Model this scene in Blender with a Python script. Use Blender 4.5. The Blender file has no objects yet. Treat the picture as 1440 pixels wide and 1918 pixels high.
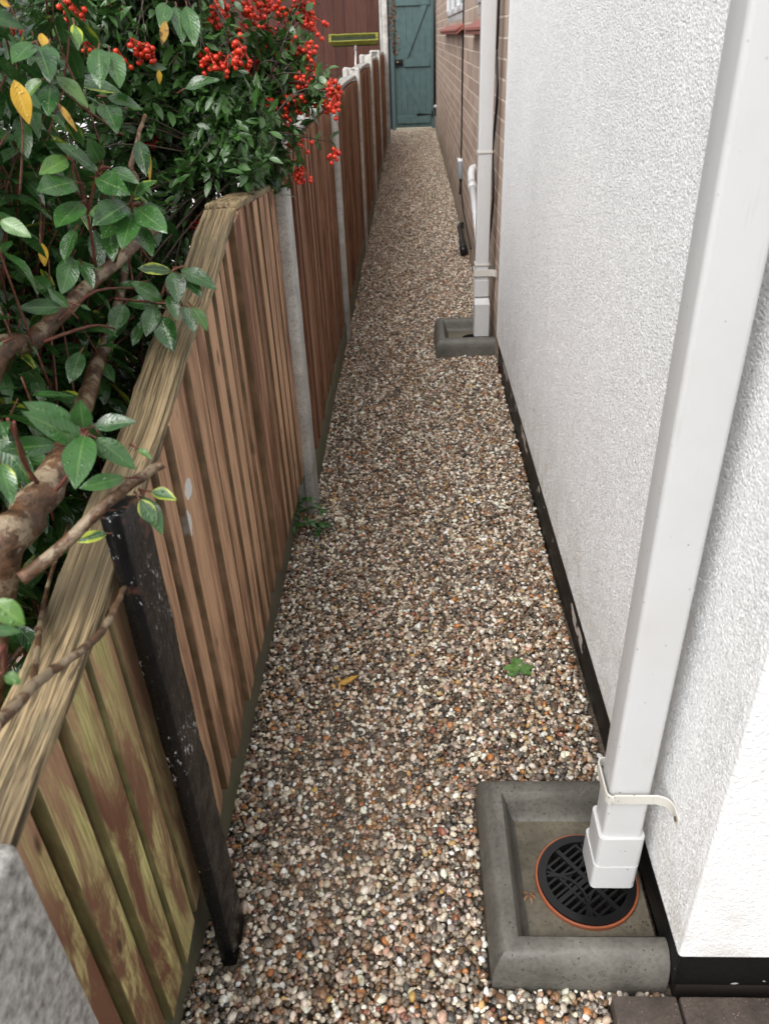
import bpy, bmesh, math, random
import numpy as np
from mathutils import Vector, Matrix, Euler

random.seed(7)
rng = np.random.default_rng(7)
S = bpy.context.scene
COL = S.collection
R = math.radians

# ------------------------------------------------------------------ camera, sky, sun, exposure
cd = bpy.data.cameras.new('camera')
cam = bpy.data.objects.new('camera', cd)
COL.objects.link(cam)
cd.sensor_fit = 'HORIZONTAL'
cd.sensor_width = 36
cd.lens = 36.03
cd.clip_start = 0.02
cd.clip_end = 500
xr = Vector((0.99886305, 0.02827641, -0.03838046))
dn = Vector((-0.01768654, -0.52782637, -0.84916813))
fw = Vector((-0.04426965, 0.84888148, -0.52672615))
cam.matrix_world = Matrix(((xr.x, -dn.x, -fw.x, 0), (xr.y, -dn.y, -fw.y, 0), (xr.z, -dn.z, -fw.z, 1.33), (0, 0, 0, 1)))
cd.dof.use_dof = True
cd.dof.focus_distance = 1.75
cd.dof.aperture_fstop = 11
S.camera = cam

SUN_EL, SUN_AZ = R(52), R(210)          # azimuth clockwise from +Y
w = bpy.data.worlds.new('World')
S.world = w
w.use_nodes = True
nt = w.node_tree
sky = nt.nodes.new('ShaderNodeTexSky')
sky.sky_type = 'NISHITA'
sky.sun_disc = False
sky.sun_elevation = SUN_EL
sky.sun_rotation = SUN_AZ
sky.air_density = 1.0
sky.dust_density = 6.0
sky.ozone_density = 0.6
hs = nt.nodes.new('ShaderNodeHueSaturation')
hs.inputs['Saturation'].default_value = 0.16
nt.links.new(sky.outputs[0], hs.inputs['Color'])
bg = nt.nodes['Background']
nt.links.new(hs.outputs[0], bg.inputs['Color'])
bg.inputs['Strength'].default_value = 0.15
ld = bpy.data.lights.new('sun', 'SUN')
ld.energy = 0.56
ld.angle = R(70)
ld.color = (1.0, 0.97, 0.93)
sun = bpy.data.objects.new('sun', ld)
COL.objects.link(sun)
sd = Vector((math.sin(SUN_AZ) * math.cos(SUN_EL), math.cos(SUN_AZ) * math.cos(SUN_EL), math.sin(SUN_EL)))
sun.rotation_euler = sd.to_track_quat('Z', 'Y').to_euler()
sun.location = (0, -5, 8)
S.view_settings.view_transform = 'Standard'
S.view_settings.look = 'None'
S.view_settings.exposure = 0.72
S.cycles.max_bounces = 8

# ------------------------------------------------------------------ helpers
def tag(o, label=None, cat=None, group=None, kind=None):
    if label: o['label'] = label
    if cat: o['category'] = cat
    if group: o['group'] = group
    if kind: o['kind'] = kind
    return o

def thing(name, loc, label, cat, group=None):
    o = bpy.data.objects.new(name, None)
    o.empty_display_size = 0.1
    COL.objects.link(o)
    o.location = loc
    return tag(o, label, cat, group)

def attach(o, parent):
    """keep mesh in world coordinates under its parent"""
    o.parent = parent
    p = parent
    off = Vector((0, 0, 0))
    if parent.type == 'EMPTY':
        off = Vector(parent.location)
    o.matrix_parent_inverse = Matrix.Translation(-off)
    return o

class MB:
    def __init__(s):
        s.v = []; s.f = []; s.sm = []
    def add(s, vs, fs, smooth=False):
        b = len(s.v)
        s.v += [tuple(p) for p in vs]
        s.f += [tuple(i + b for i in f) for f in fs]
        s.sm += [smooth] * len(fs)
    def box(s, a, b, rot=None, c=None):
        (x0, y0, z0), (x1, y1, z1) = a, b
        vs = [Vector(p) for p in ((x0,y0,z0),(x1,y0,z0),(x1,y1,z0),(x0,y1,z0),(x0,y0,z1),(x1,y0,z1),(x1,y1,z1),(x0,y1,z1))]
        if rot:
            c = Vector(c); vs = [rot @ (p - c) + c for p in vs]
        s.add(vs, ((0,3,2,1),(4,5,6,7),(0,1,5,4),(1,2,6,5),(2,3,7,6),(3,0,4,7)))
    def prism(s, poly, z0, z1):
        """poly (x,y) counter-clockwise; z0,z1 number or list"""
        n = len(poly)
        za = z0 if hasattr(z0, '__len__') else [z0] * n
        zb = z1 if hasattr(z1, '__len__') else [z1] * n
        vs = [(p[0], p[1], za[i]) for i, p in enumerate(poly)] + [(p[0], p[1], zb[i]) for i, p in enumerate(poly)]
        fs = [tuple(range(n - 1, -1, -1)), tuple(range(n, 2 * n))] + [(i, (i + 1) % n, n + (i + 1) % n, n + i) for i in range(n)]
        s.add(vs, fs)
    def tube(s, pts, rad, n=8, cap=True):
        pts = [Vector(p) for p in pts]
        m = len(pts)
        if not hasattr(rad, '__len__'): rad = [rad] * m
        ref = Vector((0.31, 0.2, 0.93))
        vs = []; prev = None
        for i, p in enumerate(pts):
            d = (pts[min(i + 1, m - 1)] - pts[max(i - 1, 0)]).normalized()
            if prev is None:
                u = d.cross(ref)
                if u.length < 0.05: u = d.cross(Vector((1, 0, 0)))
            else:
                u = prev - d * prev.dot(d)
            u.normalize(); prev = u
            v = d.cross(u)
            for k in range(n):
                a = 2 * math.pi * k / n
                vs.append(p + (u * math.cos(a) + v * math.sin(a)) * rad[i])
        fs = [(i * n + k, i * n + (k + 1) % n, (i + 1) * n + (k + 1) % n, (i + 1) * n + k) for i in range(m - 1) for k in range(n)]
        s.add(vs, fs, True)
        if cap:
            b = len(s.v) - n * m
            s.f += [tuple(b + k for k in range(n - 1, -1, -1)), tuple(b + (m - 1) * n + k for k in range(n))]
            s.sm += [False, False]
    def build(s, name, mat, parent=None, bevel=0, seg=2):
        me = bpy.data.meshes.new(name)
        me.from_pydata(s.v, [], s.f)
        me.polygons.foreach_set('use_smooth', s.sm)
        me.update()
        if bevel:
            bm = bmesh.new(); bm.from_mesh(me)
            es = [e for e in bm.edges if len(e.link_faces) == 2 and e.calc_face_angle(0) > 0.6]
            bmesh.ops.bevel(bm, geom=es, offset=bevel, segments=seg, affect='EDGES', profile=0.5)
            for f in bm.faces: f.smooth = True
            bm.to_mesh(me); bm.free()
            me.set_sharp_from_angle(angle=R(40))
        me.materials.append(mat)
        o = bpy.data.objects.new(name, me)
        COL.objects.link(o)
        if parent: attach(o, parent)
        return o

def bez(pts, n=6):
    """Catmull-Rom through points"""
    pts = [Vector(p) for p in pts]
    out = []
    for i in range(len(pts) - 1):
        p0 = pts[max(i - 1, 0)]; p1 = pts[i]; p2 = pts[i + 1]; p3 = pts[min(i + 2, len(pts) - 1)]
        for k in range(n):
            t = k / n
            out.append(0.5 * (2 * p1 + (p2 - p0) * t + (2 * p0 - 5 * p1 + 4 * p2 - p3) * t * t + (3 * p1 - p0 - 3 * p2 + p3) * t ** 3))
    out.append(pts[-1])
    return out

# ------------------------------------------------------------------ material helpers
class NT:
    def __init__(s, name):
        s.m = bpy.data.materials.new(name)
        s.m.use_nodes = True
        s.t = s.m.node_tree
        s.b = s.t.nodes['Principled BSDF']
        s.out = s.t.nodes['Material Output']
    def n(s, typ, **kw):
        nd = s.t.nodes.new('ShaderNode' + typ)
        for k, v in kw.items(): setattr(nd, k, v)
        return nd
    def set(s, sock, v):
        if isinstance(v, bpy.types.NodeSocket): s.t.links.new(v, sock)
        else:
            if hasattr(v, '__len__') and len(v) == 3 and sock.type == 'RGBA': v = (*v, 1)
            sock.default_value = v
    def coord(s, kind='Object', scale=(1, 1, 1), off=None):
        tc = s.n('TexCoord')
        mp = s.n('Mapping')
        s.set(mp.inputs[0], tc.outputs[kind])
        mp.inputs['Scale'].default_value = scale
        if off is not None: s.set(mp.inputs['Location'], off)
        return mp.outputs[0]
    def noise(s, vec, scale, detail=3, rough=0.55, dist=0):
        nd = s.n('TexNoise')
        s.set(nd.inputs['Vector'], vec)
        nd.inputs['Scale'].default_value = scale
        nd.inputs['Detail'].default_value = detail
        nd.inputs['Roughness'].default_value = rough
        nd.inputs['Distortion'].default_value = dist
        return nd.outputs['Fac']
    def voro(s, vec, scale, feat='F1', out='Distance'):
        nd = s.n('TexVoronoi', feature=feat)
        s.set(nd.inputs['Vector'], vec)
        nd.inputs['Scale'].default_value = scale
        return nd.outputs[out]
    def ramp(s, fac, stops, interp='LINEAR'):
        nd = s.n('ValToRGB')
        cr = nd.color_ramp
        cr.interpolation = interp
        while len(cr.elements) < len(stops): cr.elements.new(0.5)
        for e, (p, c) in zip(cr.elements, stops):
            e.position = p
            if not hasattr(c, '__len__'): c = (c, c, c)
            e.color = (*c, 1) if len(c) == 3 else c
        s.set(nd.inputs[0], fac)
        return nd.outputs[0]
    def mix(s, fac, a, b, mode='MIX'):
        nd = s.n('Mix', data_type='RGBA', blend_type=mode)
        s.set(nd.inputs[0], fac); s.set(nd.inputs[6], a); s.set(nd.inputs[7], b)
        return nd.outputs[2]
    def math(s, op, a, b=0.0, c=0.0, clamp=False):
        nd = s.n('Math', operation=op, use_clamp=clamp)
        s.set(nd.inputs[0], a); s.set(nd.inputs[1], b); s.set(nd.inputs[2], c)
        return nd.outputs[0]
    def maprange(s, v, a, b, c=0.0, d=1.0):
        nd = s.n('MapRange')
        s.set(nd.inputs[0], v)
        for i, q in enumerate((a, b, c, d)): nd.inputs[i + 1].default_value = q
        return nd.outputs[0]
    def sep(s, vec):
        nd = s.n('SeparateXYZ'); s.set(nd.inputs[0], vec); return nd.outputs
    def bump(s, h, strength=0.5, dist=0.01, normal=None):
        nd = s.n('Bump')
        s.set(nd.inputs['Height'], h)
        nd.inputs['Strength'].default_value = strength
        nd.inputs['Distance'].default_value = dist
        if normal: s.set(nd.inputs['Normal'], normal)
        return nd.outputs[0]
    def island(s):
        return s.n('NewGeometry').outputs['Random Per Island']
    def done(s, color=None, rough=None, normal=None, spec=None, **kw):
        if color is not None: s.set(s.b.inputs['Base Color'], color)
        if rough is not None: s.set(s.b.inputs['Roughness'], rough)
        if normal is not None: s.set(s.b.inputs['Normal'], normal)
        if spec is not None: s.b.inputs['Specular IOR Level'].default_value = spec
        for k, v in kw.items(): s.set(s.b.inputs[k], v)
        return s.m

M = {}
def simple(name, col, rough=0.5, spec=0.5):
    t = NT(name)
    v = t.coord()
    n = t.noise(v, 14, 5)
    c = t.mix(t.ramp(n, ((0.3, 0.0), (0.75, 1.0))), tuple(x * 0.82 for x in col), tuple(min(1, x * 1.12) for x in col))
    M[name] = t.done(c, rough, t.bump(t.noise(v, 160, 3), 0.08, 0.002), spec)
    return M[name]

# render: fine stippled texture
def mk_render():
    t = NT('white_render')
    v = t.coord()
    big = t.noise(v, 2.2, 3)
    a = t.noise(v, 150, 2, 0.5, 0.6)
    b = t.noise(v, 330, 2, 0.5)
    h = t.math('ADD', t.math('MULTIPLY', a, 1.0), t.math('MULTIPLY', b, 0.35))
    c = t.mix(t.ramp(big, ((0.35, 0.0), (0.7, 1.0))), (0.765, 0.775, 0.78), (0.825, 0.835, 0.84))
    z = t.sep(v)[2]
    low = t.math('MULTIPLY', t.maprange(z, 0.45, 0.14), t.ramp(t.noise(v, 11, 4), ((0.42, 0.0), (0.7, 0.55))))
    c = t.mix(low, c, (0.5, 0.45, 0.38))
    M['render'] = t.done(c, 0.9, t.bump(h, 0.7, 0.003), 0.12)
mk_render()

def mk_brick():
    t = NT('rustic_brick')
    v = t.coord()
    sp = t.sep(v)
    cb = t.n('CombineXYZ')
    t.set(cb.inputs[0], t.math('ADD', sp[1], sp[0])); t.set(cb.inputs[1], t.math('ADD', sp[2], 0.018)); cb.inputs[2].default_value = 0
    wob = t.n('TexNoise'); t.set(wob.inputs['Vector'], v); wob.inputs['Scale'].default_value = 30
    sub = t.n('VectorMath', operation='MULTIPLY_ADD')
    t.set(sub.inputs[0], wob.outputs['Color']); sub.inputs[1].default_value = (0.004, 0.004, 0); t.set(sub.inputs[2], cb.outputs[0])
    bk = t.n('TexBrick')
    t.set(bk.inputs['Vector'], sub.outputs[0])
    bk.inputs['Scale'].default_value = 1
    bk.inputs['Mortar Size'].default_value = 0.0055
    bk.inputs['Mortar Smooth'].default_value = 0.25
    bk.inputs['Brick Width'].default_value = 0.225
    bk.inputs['Row Height'].default_value = 0.0735
    bk.inputs['Bias'].default_value = -0.1
    bk.inputs['Color1'].default_value = (0.33, 0.235, 0.185, 1)
    bk.inputs['Color2'].default_value = (0.54, 0.425, 0.35, 1)
    bk.inputs['Mortar'].default_value = (0.62, 0.52, 0.42, 1)
    # dragged vertical texture on the brick faces
    drag = t.noise(t.coord(scale=(60, 75, 6)), 1.0, 3, 0.6)
    c = t.mix(t.ramp(drag, ((0.35, 0.55), (0.68, 0.0))), bk.outputs['Color'], (0.28, 0.20, 0.16))
    c = t.mix(bk.outputs['Fac'], c, bk.inputs['Mortar'].default_value[:3])
    st = t.noise(v, 5, 4)
    c = t.mix(t.ramp(st, ((0.5, 0.0), (0.8, 0.5))), c, (0.55, 0.45, 0.36))
    foot = t.math('MULTIPLY', t.maprange(sp[2], 0.3, 0.02), t.ramp(st, ((0.3, 0.2), (0.65, 0.85))))
    c = t.mix(foot, c, (0.13, 0.12, 0.07))
    h = t.math('ADD', t.math('MULTIPLY', bk.outputs['Fac'], -1.0), t.math('MULTIPLY', drag, 0.5))
    M['brick'] = t.done(c, 0.75, t.bump(h, 0.9, 0.007), 0.35)
mk_brick()

def mk_bitumen():
    t = NT('black_bitumen_paint')
    v = t.coord()
    n = t.noise(t.coord(scale=(1, 1, 1.6)), 9, 4, 0.6)
    z = t.sep(v)[2]
    band = t.math('MULTIPLY', t.maprange(z, 0.03, 0.06), t.maprange(z, 0.125, 0.09))
    chip = t.ramp(t.math('MULTIPLY', n, band), ((0.575, 0.0), (0.585, 1.0)))
    c = t.mix(chip, (0.004, 0.004, 0.004), (0.42, 0.38, 0.35))
    M['bitumen'] = t.done(c, 0.5, t.bump(t.noise(v, 90, 4), 0.5, 0.004), 0.2)
mk_bitumen()

def mk_pvc(name, col, dirt=0.5):
    t = NT(name)
    v = t.coord()
    n = t.noise(v, 7, 5, 0.65)
    c = t.mix(t.ramp(n, ((0.45, 0.0), (0.8, 0.5 * dirt))), col, (0.40, 0.37, 0.32))
    s = t.noise(t.coord(scale=(120, 120, 9)), 1, 2)
    c = t.mix(t.ramp(s, ((0.66, 0.0), (0.76, 0.4 * dirt))), c, (0.35, 0.32, 0.28))
    sp = t.voro(v, 95, 'F1')
    pick = t.noise(v, 31, 2)
    z = t.sep(v)[2]
    spots = t.math('MULTIPLY', t.ramp(sp, ((0.10, 1.0), (0.16, 0.0))), t.ramp(pick, ((0.58, 0.0), (0.60, 1.0))))
    spots = t.math('MULTIPLY', spots, t.maprange(z, 1.3, 0.05, 0.25, 1.0))
    c = t.mix(spots, c, (0.06, 0.05, 0.045))
    M[name] = t.done(c, t.ramp(n, ((0.3, 0.28), (0.8, 0.45))), t.bump(t.noise(v, 40, 2), 0.05, 0.003), 0.5)
mk_pvc('white_pvc', (0.53, 0.535, 0.54))
mk_pvc('old_pvc', (0.56, 0.545, 0.50), 0.8)

def mk_concrete(name, c0, c1, pit=0.35, scale=1.0, algae=0.0, rough=0.7, pc_=(0.04, 0.037, 0.032)):
    t = NT(name)
    v = t.coord()
    rnd = t.n('ObjectInfo').outputs['Random']
    big = t.noise(v, 9 * scale, 5, 0.65)
    fine = t.noise(v, 130 * scale, 4, 0.6)
    c = t.mix(t.ramp(big, ((0.3, 0.0), (0.7, 1.0))), c0, c1)
    c = t.mix(t.ramp(fine, ((0.3, 0.45), (0.55, 0.0))), c, tuple(x * 0.45 for x in c0))
    vo = t.voro(v, 120 * scale)
    sel = t.noise(v, 45 * scale, 2)
    pits = t.math('MULTIPLY', t.ramp(vo, ((0.13, 1.0), (0.2, 0.0))), t.ramp(sel, ((0.5, 0.0), (0.56, 1.0))))
    c = t.mix(t.math('MULTIPLY', pits, pit * 2, clamp=True), c, pc_)
    if algae:
        z = t.sep(v)[2]
        g = t.ramp(t.noise(v, 6, 5, 0.7), ((0.4, 0.0), (0.68, algae)))
        c = t.mix(g, c, (0.115, 0.125, 0.05))
    h = t.math('ADD', t.math('MULTIPLY', fine, 0.5), t.math('MULTIPLY', pits, -1.0))
    M[name] = t.done(c, rough, t.bump(h, 0.6, 0.003), 0.4)
mk_concrete('gully_concrete', (0.075, 0.071, 0.060), (0.15, 0.143, 0.124), 0.9, rough=0.5)
mk_concrete('gully_floor', (0.075, 0.064, 0.045), (0.18, 0.16, 0.12), 0.6, rough=0.45)
mk_concrete('post_concrete', (0.33, 0.32, 0.30), (0.68, 0.67, 0.64), 0.45, algae=0.2)
mk_concrete('board_concrete', (0.075, 0.065, 0.045), (0.135, 0.118, 0.085), 0.3, algae=0.6)
mk_concrete('worn_concrete', (0.15, 0.14, 0.125), (0.72, 0.70, 0.66), 0.1, 9.0)
mk_concrete('paver', (0.06, 0.048, 0.042), (0.12, 0.095, 0.08), 0.4, 1.6, rough=0.45, pc_=(0.36, 0.30, 0.2))
mk_concrete('pale_driveway', (0.5, 0.49, 0.47), (0.68, 0.67, 0.65), 0.05)
mk_concrete('neighbour_render', (0.66, 0.66, 0.65), (0.76, 0.76, 0.75), 0.02)

def mk_boards(name, dark, light, wear, algae=False):
    t = NT(name)
    isl = t.island()
    off = t.n('CombineXYZ')
    for i in range(3): t.set(off.inputs[i], t.math('MULTIPLY', isl, 17.0 + 9 * i))
    v = t.coord('Object', (55, 55, 3.2), off.outputs[0])
    vs = t.coord('Object', (16, 16, 2.2), off.outputs[0])
    w = t.coord()
    grain = t.noise(v, 1.0, 5, 0.65, 0.4)
    fine = t.noise(t.coord('Object', (260, 260, 14), off.outputs[0]), 1.0, 3, 0.6)
    patch = t.noise(vs, 1.0, 4, 0.7)
    tone = t.math('ADD', t.math('MULTIPLY', t.math('SUBTRACT', patch, 0.12), 1.0), t.math('MULTIPLY', grain, 0.38))
    tone = t.math('ADD', tone, t.math('MULTIPLY', t.math('SUBTRACT', isl, 0.5), 0.26))
    wy = t.sep(w)
    tone = t.math('ADD', tone, wear if not algae else t.maprange(wy[1], 2.1, 0.7, wear - 0.12, wear + 0.05))
    c = t.mix(t.ramp(tone, ((0.42, 0.0), (0.68, 1.0))), dark, light)
    c = t.mix(t.ramp(grain, ((0.28, 0.55), (0.45, 0.0))), c, tuple(x * 0.35 for x in dark))
    c = t.mix(t.ramp(fine, ((0.3, 0.35), (0.5, 0.0))), c, tuple(x * 0.5 for x in dark))
    if algae:
        near = t.maprange(wy[1], 0.82, 0.62)
        g = t.noise(t.coord('Object', (10, 13, 4.0), off.outputs[0]), 1.0, 7, 0.68, 0.6)
        gm = t.math('MULTIPLY', t.ramp(g, ((0.45, 0.0), (0.60, 0.9))), near)
        gc = t.mix(t.ramp(fine, ((0.35, 0.0), (0.65, 1.0))), (0.36, 0.34, 0.11), (0.78, 0.75, 0.32))
        # brown stain paint that has survived between the algae
        br = t.math('MULTIPLY', t.ramp(g, ((0.49, 1.0), (0.58, 0.0))), near)
        br = t.math('MULTIPLY', br, t.maprange(wy[2], 0.74, 0.55, 0.25, 1.0))
        c = t.mix(t.math('MULTIPLY', br, 0.9), c, (0.17, 0.068, 0.038))
        c = t.mix(gm, c, gc)
        # thin green film at the foot of the whole panel
        film = t.math('MULTIPLY', t.maprange(wy[2], 0.42, 0.15), t.ramp(t.noise(w, 8, 4), ((0.35, 0.0), (0.7, 0.5))))
        c = t.mix(film, c, (0.10, 0.085, 0.032))
    if algae:
        # rain-soaked dark runs creeping up from the foot, and a few knots
        wet = t.noise(t.coord('Object', (12, 30, 3.0), off.outputs[0]), 1.0, 4, 0.6)
        wm = t.math('MULTIPLY', t.ramp(t.math('ADD', wet, t.maprange(wy[2], 0.6, 0.15, -0.22, 0.10)), ((0.52, 0.0), (0.60, 0.75))), t.maprange(wy[1], 0.75, 1.0))
        c = t.mix(wm, c, (0.13, 0.058, 0.032))
        kv = t.voro(t.coord('Object', (14, 14, 6.5), off.outputs[0]), 1.0)
        c = t.mix(t.ramp(kv, ((0.07, 0.85), (0.13, 0.0))), c, (0.06, 0.026, 0.014))
        # white splash with a dribble
        wn = t.noise(w, 75, 3)
        def blot(y0, z0, ry, rz):
            dy = t.math('DIVIDE', t.math('SUBTRACT', wy[1], y0), ry); dz = t.math('DIVIDE', t.math('SUBTRACT', wy[2], z0), rz)
            return t.math('ADD', t.math('ADD', t.math('MULTIPLY', dy, dy), t.math('MULTIPLY', dz, dz)), t.math('MULTIPLY', wn, 0.9))
        d = t.math('MINIMUM', blot(1.035, 0.737, .028, .022), blot(1.008, 0.69, .014, .03))
        c = t.mix(t.ramp(d, ((0.98, 1.0), (1.0, 0.0))), c, (0.74, 0.73, 0.70))
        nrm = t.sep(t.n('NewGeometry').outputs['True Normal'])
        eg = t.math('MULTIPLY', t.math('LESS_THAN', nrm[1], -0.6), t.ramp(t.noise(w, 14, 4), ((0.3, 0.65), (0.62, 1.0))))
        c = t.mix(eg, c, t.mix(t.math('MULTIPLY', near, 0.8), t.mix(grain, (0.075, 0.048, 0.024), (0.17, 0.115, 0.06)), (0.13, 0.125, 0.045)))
    h = t.math('ADD', grain, t.math('MULTIPLY', fine, 0.6))
    M[name] = t.done(c, 0.6, t.bump(h, 0.55, 0.003), 0.35)
mk_boards('worn_boards', (0.17, 0.066, 0.032), (0.62, 0.375, 0.225), 0.04, True)
mk_boards('brown_boards', (0.15, 0.060, 0.030), (0.36, 0.19, 0.11), -0.08)
mk_boards('red_boards', (0.058, 0.019, 0.012), (0.09, 0.033, 0.022), -0.04)

def mk_rail(name, axis, dark, light, lichen):
    t = NT(name)
    vr = t.n('VectorRotate', rotation_type='X_AXIS')
    t.set(vr.inputs['Vector'], t.n('TexCoord').outputs['Object']); vr.inputs['Angle'].default_value = -0.28
    def along(sc):
        mp = t.n('Mapping'); t.set(mp.inputs[0], vr.outputs[0]); mp.inputs['Scale'].default_value = sc; return mp.outputs[0]
    v = along((150, 2.2, 60))
    w = t.coord()
    g = t.noise(v, 1.0, 4, 0.65, 0.25)
    f = t.noise(along((420, 4, 160)), 1.0, 3, 0.6)
    c = t.mix(t.ramp(g, ((0.38, 0.0), (0.58, 1.0))), dark, light)
    c = t.mix(t.ramp(f, ((0.38, 0.8), (0.5, 0.0))), c, tuple(x * 0.35 for x in dark))
    kn = t.noise(w, 12, 4, 0.7)
    c = t.mix(t.ramp(kn, ((0.56, 0.0), (0.72, lichen))), c, (0.12, 0.115, 0.05))
    c = t.mix(t.ramp(t.noise(w, 5.5, 4, 0.6), ((0.5, 0.0), (0.66, lichen * 0.9))), c, (0.17, 0.14, 0.09))
    h = t.math('ADD', g, t.math('MULTIPLY', f, 0.9))
    M[name] = t.done(c, 0.6, t.bump(h, 0.6, 0.004), 0.35)
mk_rail('worn_rail', 1, (0.095, 0.07, 0.038), (0.38, 0.285, 0.16), 1.0)
mk_rail('grey_rail', 1, (0.22, 0.21, 0.19), (0.55, 0.54, 0.52), 0.3)

def mk_black_paint():
    t = NT('flaking_black_paint')
    v = t.coord()
    n = t.noise(t.coord('Object', (60, 60, 22)), 1.0, 5, 0.6)
    sel = t.noise(v, 9, 3)
    z = t.sep(v)[2]
    fl = t.math('ADD', n, t.math('MULTIPLY', sel, 0.55))
    chip = t.ramp(t.math('ADD', t.noise(t.coord('Object', (150, 150, 80)), 1.0, 4, 0.7), t.math('ADD', t.math('MULTIPLY', sel, 0.6), t.maprange(z, 0.2, 0.8, -0.06, 0.02))), ((0.95, 0.0), (0.97, 1.0)))
    rust = t.math('MULTIPLY', t.maprange(z, 0.70, 0.84), t.ramp(t.noise(v, 40, 4), ((0.56, 0.0), (0.66, 0.8))))
    c = t.mix(rust, (0.005, 0.005, 0.0055), (0.12, 0.055, 0.035))
    c = t.mix(chip, c, (0.5, 0.5, 0.52))
    h = t.math('ADD', t.noise(v, 60, 4), t.math('MULTIPLY', t.noise(t.coord('Object', (150, 150, 6)), 1, 2), 0.6))
    M['black_paint'] = t.done(c, t.ramp(t.noise(v, 30, 3), ((0.35, 0.2), (0.7, 0.5))), t.bump(h, 0.6, 0.004), 0.3)
mk_black_paint()

def mk_leaf(name, c_dark, c_light, vein, odd=None, gloss=0.3, drops=True, spots=None):
    t = NT(name)
    uv = t.coord('UV')
    sp = t.sep(uv)
    isl = t.island()
    c = t.mix(isl, c_dark, c_light)
    w = t.coord()
    c = t.mix(t.ramp(t.noise(w, 60, 3), ((0.35, 0.0), (0.75, 0.5))), c, tuple(x * 1.7 for x in c_light))
    if odd:
        # a few leaves edged or washed in yellow
        o = t.math('GREATER_THAN', t.math('FRACT', t.math('MULTIPLY', isl, 37.0)), 0.92)
        edge = t.math('ADD', t.math('MULTIPLY', t.math('ABSOLUTE', t.math('SUBTRACT', sp[0], 0.5)), 0.35), t.math('MULTIPLY', t.noise(w, 22, 3), 0.7))
        c = t.mix(t.math('MULTIPLY', o, t.ramp(edge, ((0.46, 0.0), (0.54, 1.0)))), c, odd)
    mid = t.math('ABSOLUTE', t.math('SUBTRACT', sp[0], 0.5))
    lat = t.n('TexWave', wave_type='BANDS', bands_direction='Y')
    cb = t.n('CombineXYZ')
    t.set(cb.inputs[0], 0.0); t.set(cb.inputs[1], t.math('SUBTRACT', sp[1], t.math('MULTIPLY', mid, 0.5)))
    t.set(lat.inputs['Vector'], cb.outputs[0]); lat.inputs['Scale'].default_value = 3.0
    c = t.mix(t.ramp(lat.outputs['Fac'], ((0.86, 0.0), (1.0, 0.13))), c, vein)
    c = t.mix(t.ramp(mid, ((0.018, 0.7), (0.04, 0.0))), c, vein)
    if spots:
        c = t.mix(t.ramp(t.noise(w, 70, 4), ((0.56, 0.0), (0.62, 0.9))), c, spots)
    h = t.math('ADD', t.math('MULTIPLY', lat.outputs['Fac'], -0.10), t.noise(w, 70, 3))
    ro = gloss
    if drops:
        d = t.ramp(t.voro(w, 210), ((0.12, 1.0), (0.3, 0.0)))
        pk = t.ramp(t.noise(w, 55, 2), ((0.5, 0.0), (0.56, 1.0)))
        dd = t.math('MULTIPLY', d, pk)
        h = t.math('ADD', h, t.math('MULTIPLY', dd, 1.6))
        ro = t.mix(dd, (gloss,) * 3, (0.05,) * 3)
    bs = t.done(c, ro, t.bump(h, 0.45, 0.003), 0.85)
    tr = t.n('BsdfTranslucent')
    t.set(tr.inputs['Color'], t.mix(0.6, c, tuple(min(1, x * 2.2) for x in c_light)))
    mx = t.n('MixShader'); mx.inputs[0].default_value = 0.12
    t.set(mx.inputs[1], t.b.outputs[0]); t.set(mx.inputs[2], tr.outputs[0])
    t.t.links.new(mx.outputs[0], t.out.inputs['Surface'])
    M[name] = t.m
mk_leaf('laurel_leaf', (0.012, 0.044, 0.013), (0.038, 0.112, 0.024), (0.12, 0.22, 0.06), (0.42, 0.5, 0.05), 0.2)
mk_leaf('bright_leaf', (0.035, 0.11, 0.02), (0.085, 0.18, 0.035), (0.22, 0.36, 0.08), (0.5, 0.55, 0.04), 0.3)
mk_leaf('firethorn_leaf', (0.018, 0.052, 0.012), (0.05, 0.125, 0.026), (0.06, 0.12, 0.03), None, 0.3, False)
mk_leaf('yellow_leaf', (0.50, 0.27, 0.012), (0.60, 0.36, 0.02), (0.8, 0.6, 0.12), None, 0.4, True)
mk_leaf('brown_leaf', (0.42, 0.22, 0.03), (0.5, 0.30, 0.05), (0.5, 0.3, 0.08), None, 0.5, False, (0.09, 0.03, 0.012))
mk_leaf('litter_leaf', (0.06, 0.028, 0.012), (0.22, 0.11, 0.045), (0.2, 0.1, 0.05), (0.4, 0.3, 0.04), 0.45, False)

def mk_bark(name, c0, c1, c2):
    t = NT(name)
    v = t.coord()
    n = t.noise(t.coord('Object', (60, 60, 95)), 1.0, 5, 0.7, 0.5)
    p = t.noise(v, 24, 5, 0.7)
    c = t.mix(t.ramp(n, ((0.35, 0.0), (0.65, 1.0))), c0, c1)
    c = t.mix(t.ramp(p, ((0.5, 0.0), (0.57, 0.85))), c, c2)
    M[name] = t.done(c, 0.42, t.bump(n, 0.7, 0.005), 0.5)
mk_bark('laurel_bark', (0.03, 0.016, 0.009), (0.15, 0.075, 0.036), (0.30, 0.235, 0.155))
mk_bark('red_twig', (0.07, 0.018, 0.012), (0.17, 0.045, 0.025), (0.16, 0.07, 0.035))
mk_bark('dark_bark', (0.022, 0.015, 0.010), (0.07, 0.045, 0.03), (0.05, 0.035, 0.024))

def mk_berry():
    t = NT('red_berry')
    isl = t.island()
    c = t.mix(isl, (0.36, 0.008, 0.006), (0.68, 0.05, 0.015))
    M['berry'] = t.done(c, 0.22, None, 0.5)
mk_berry()

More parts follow.
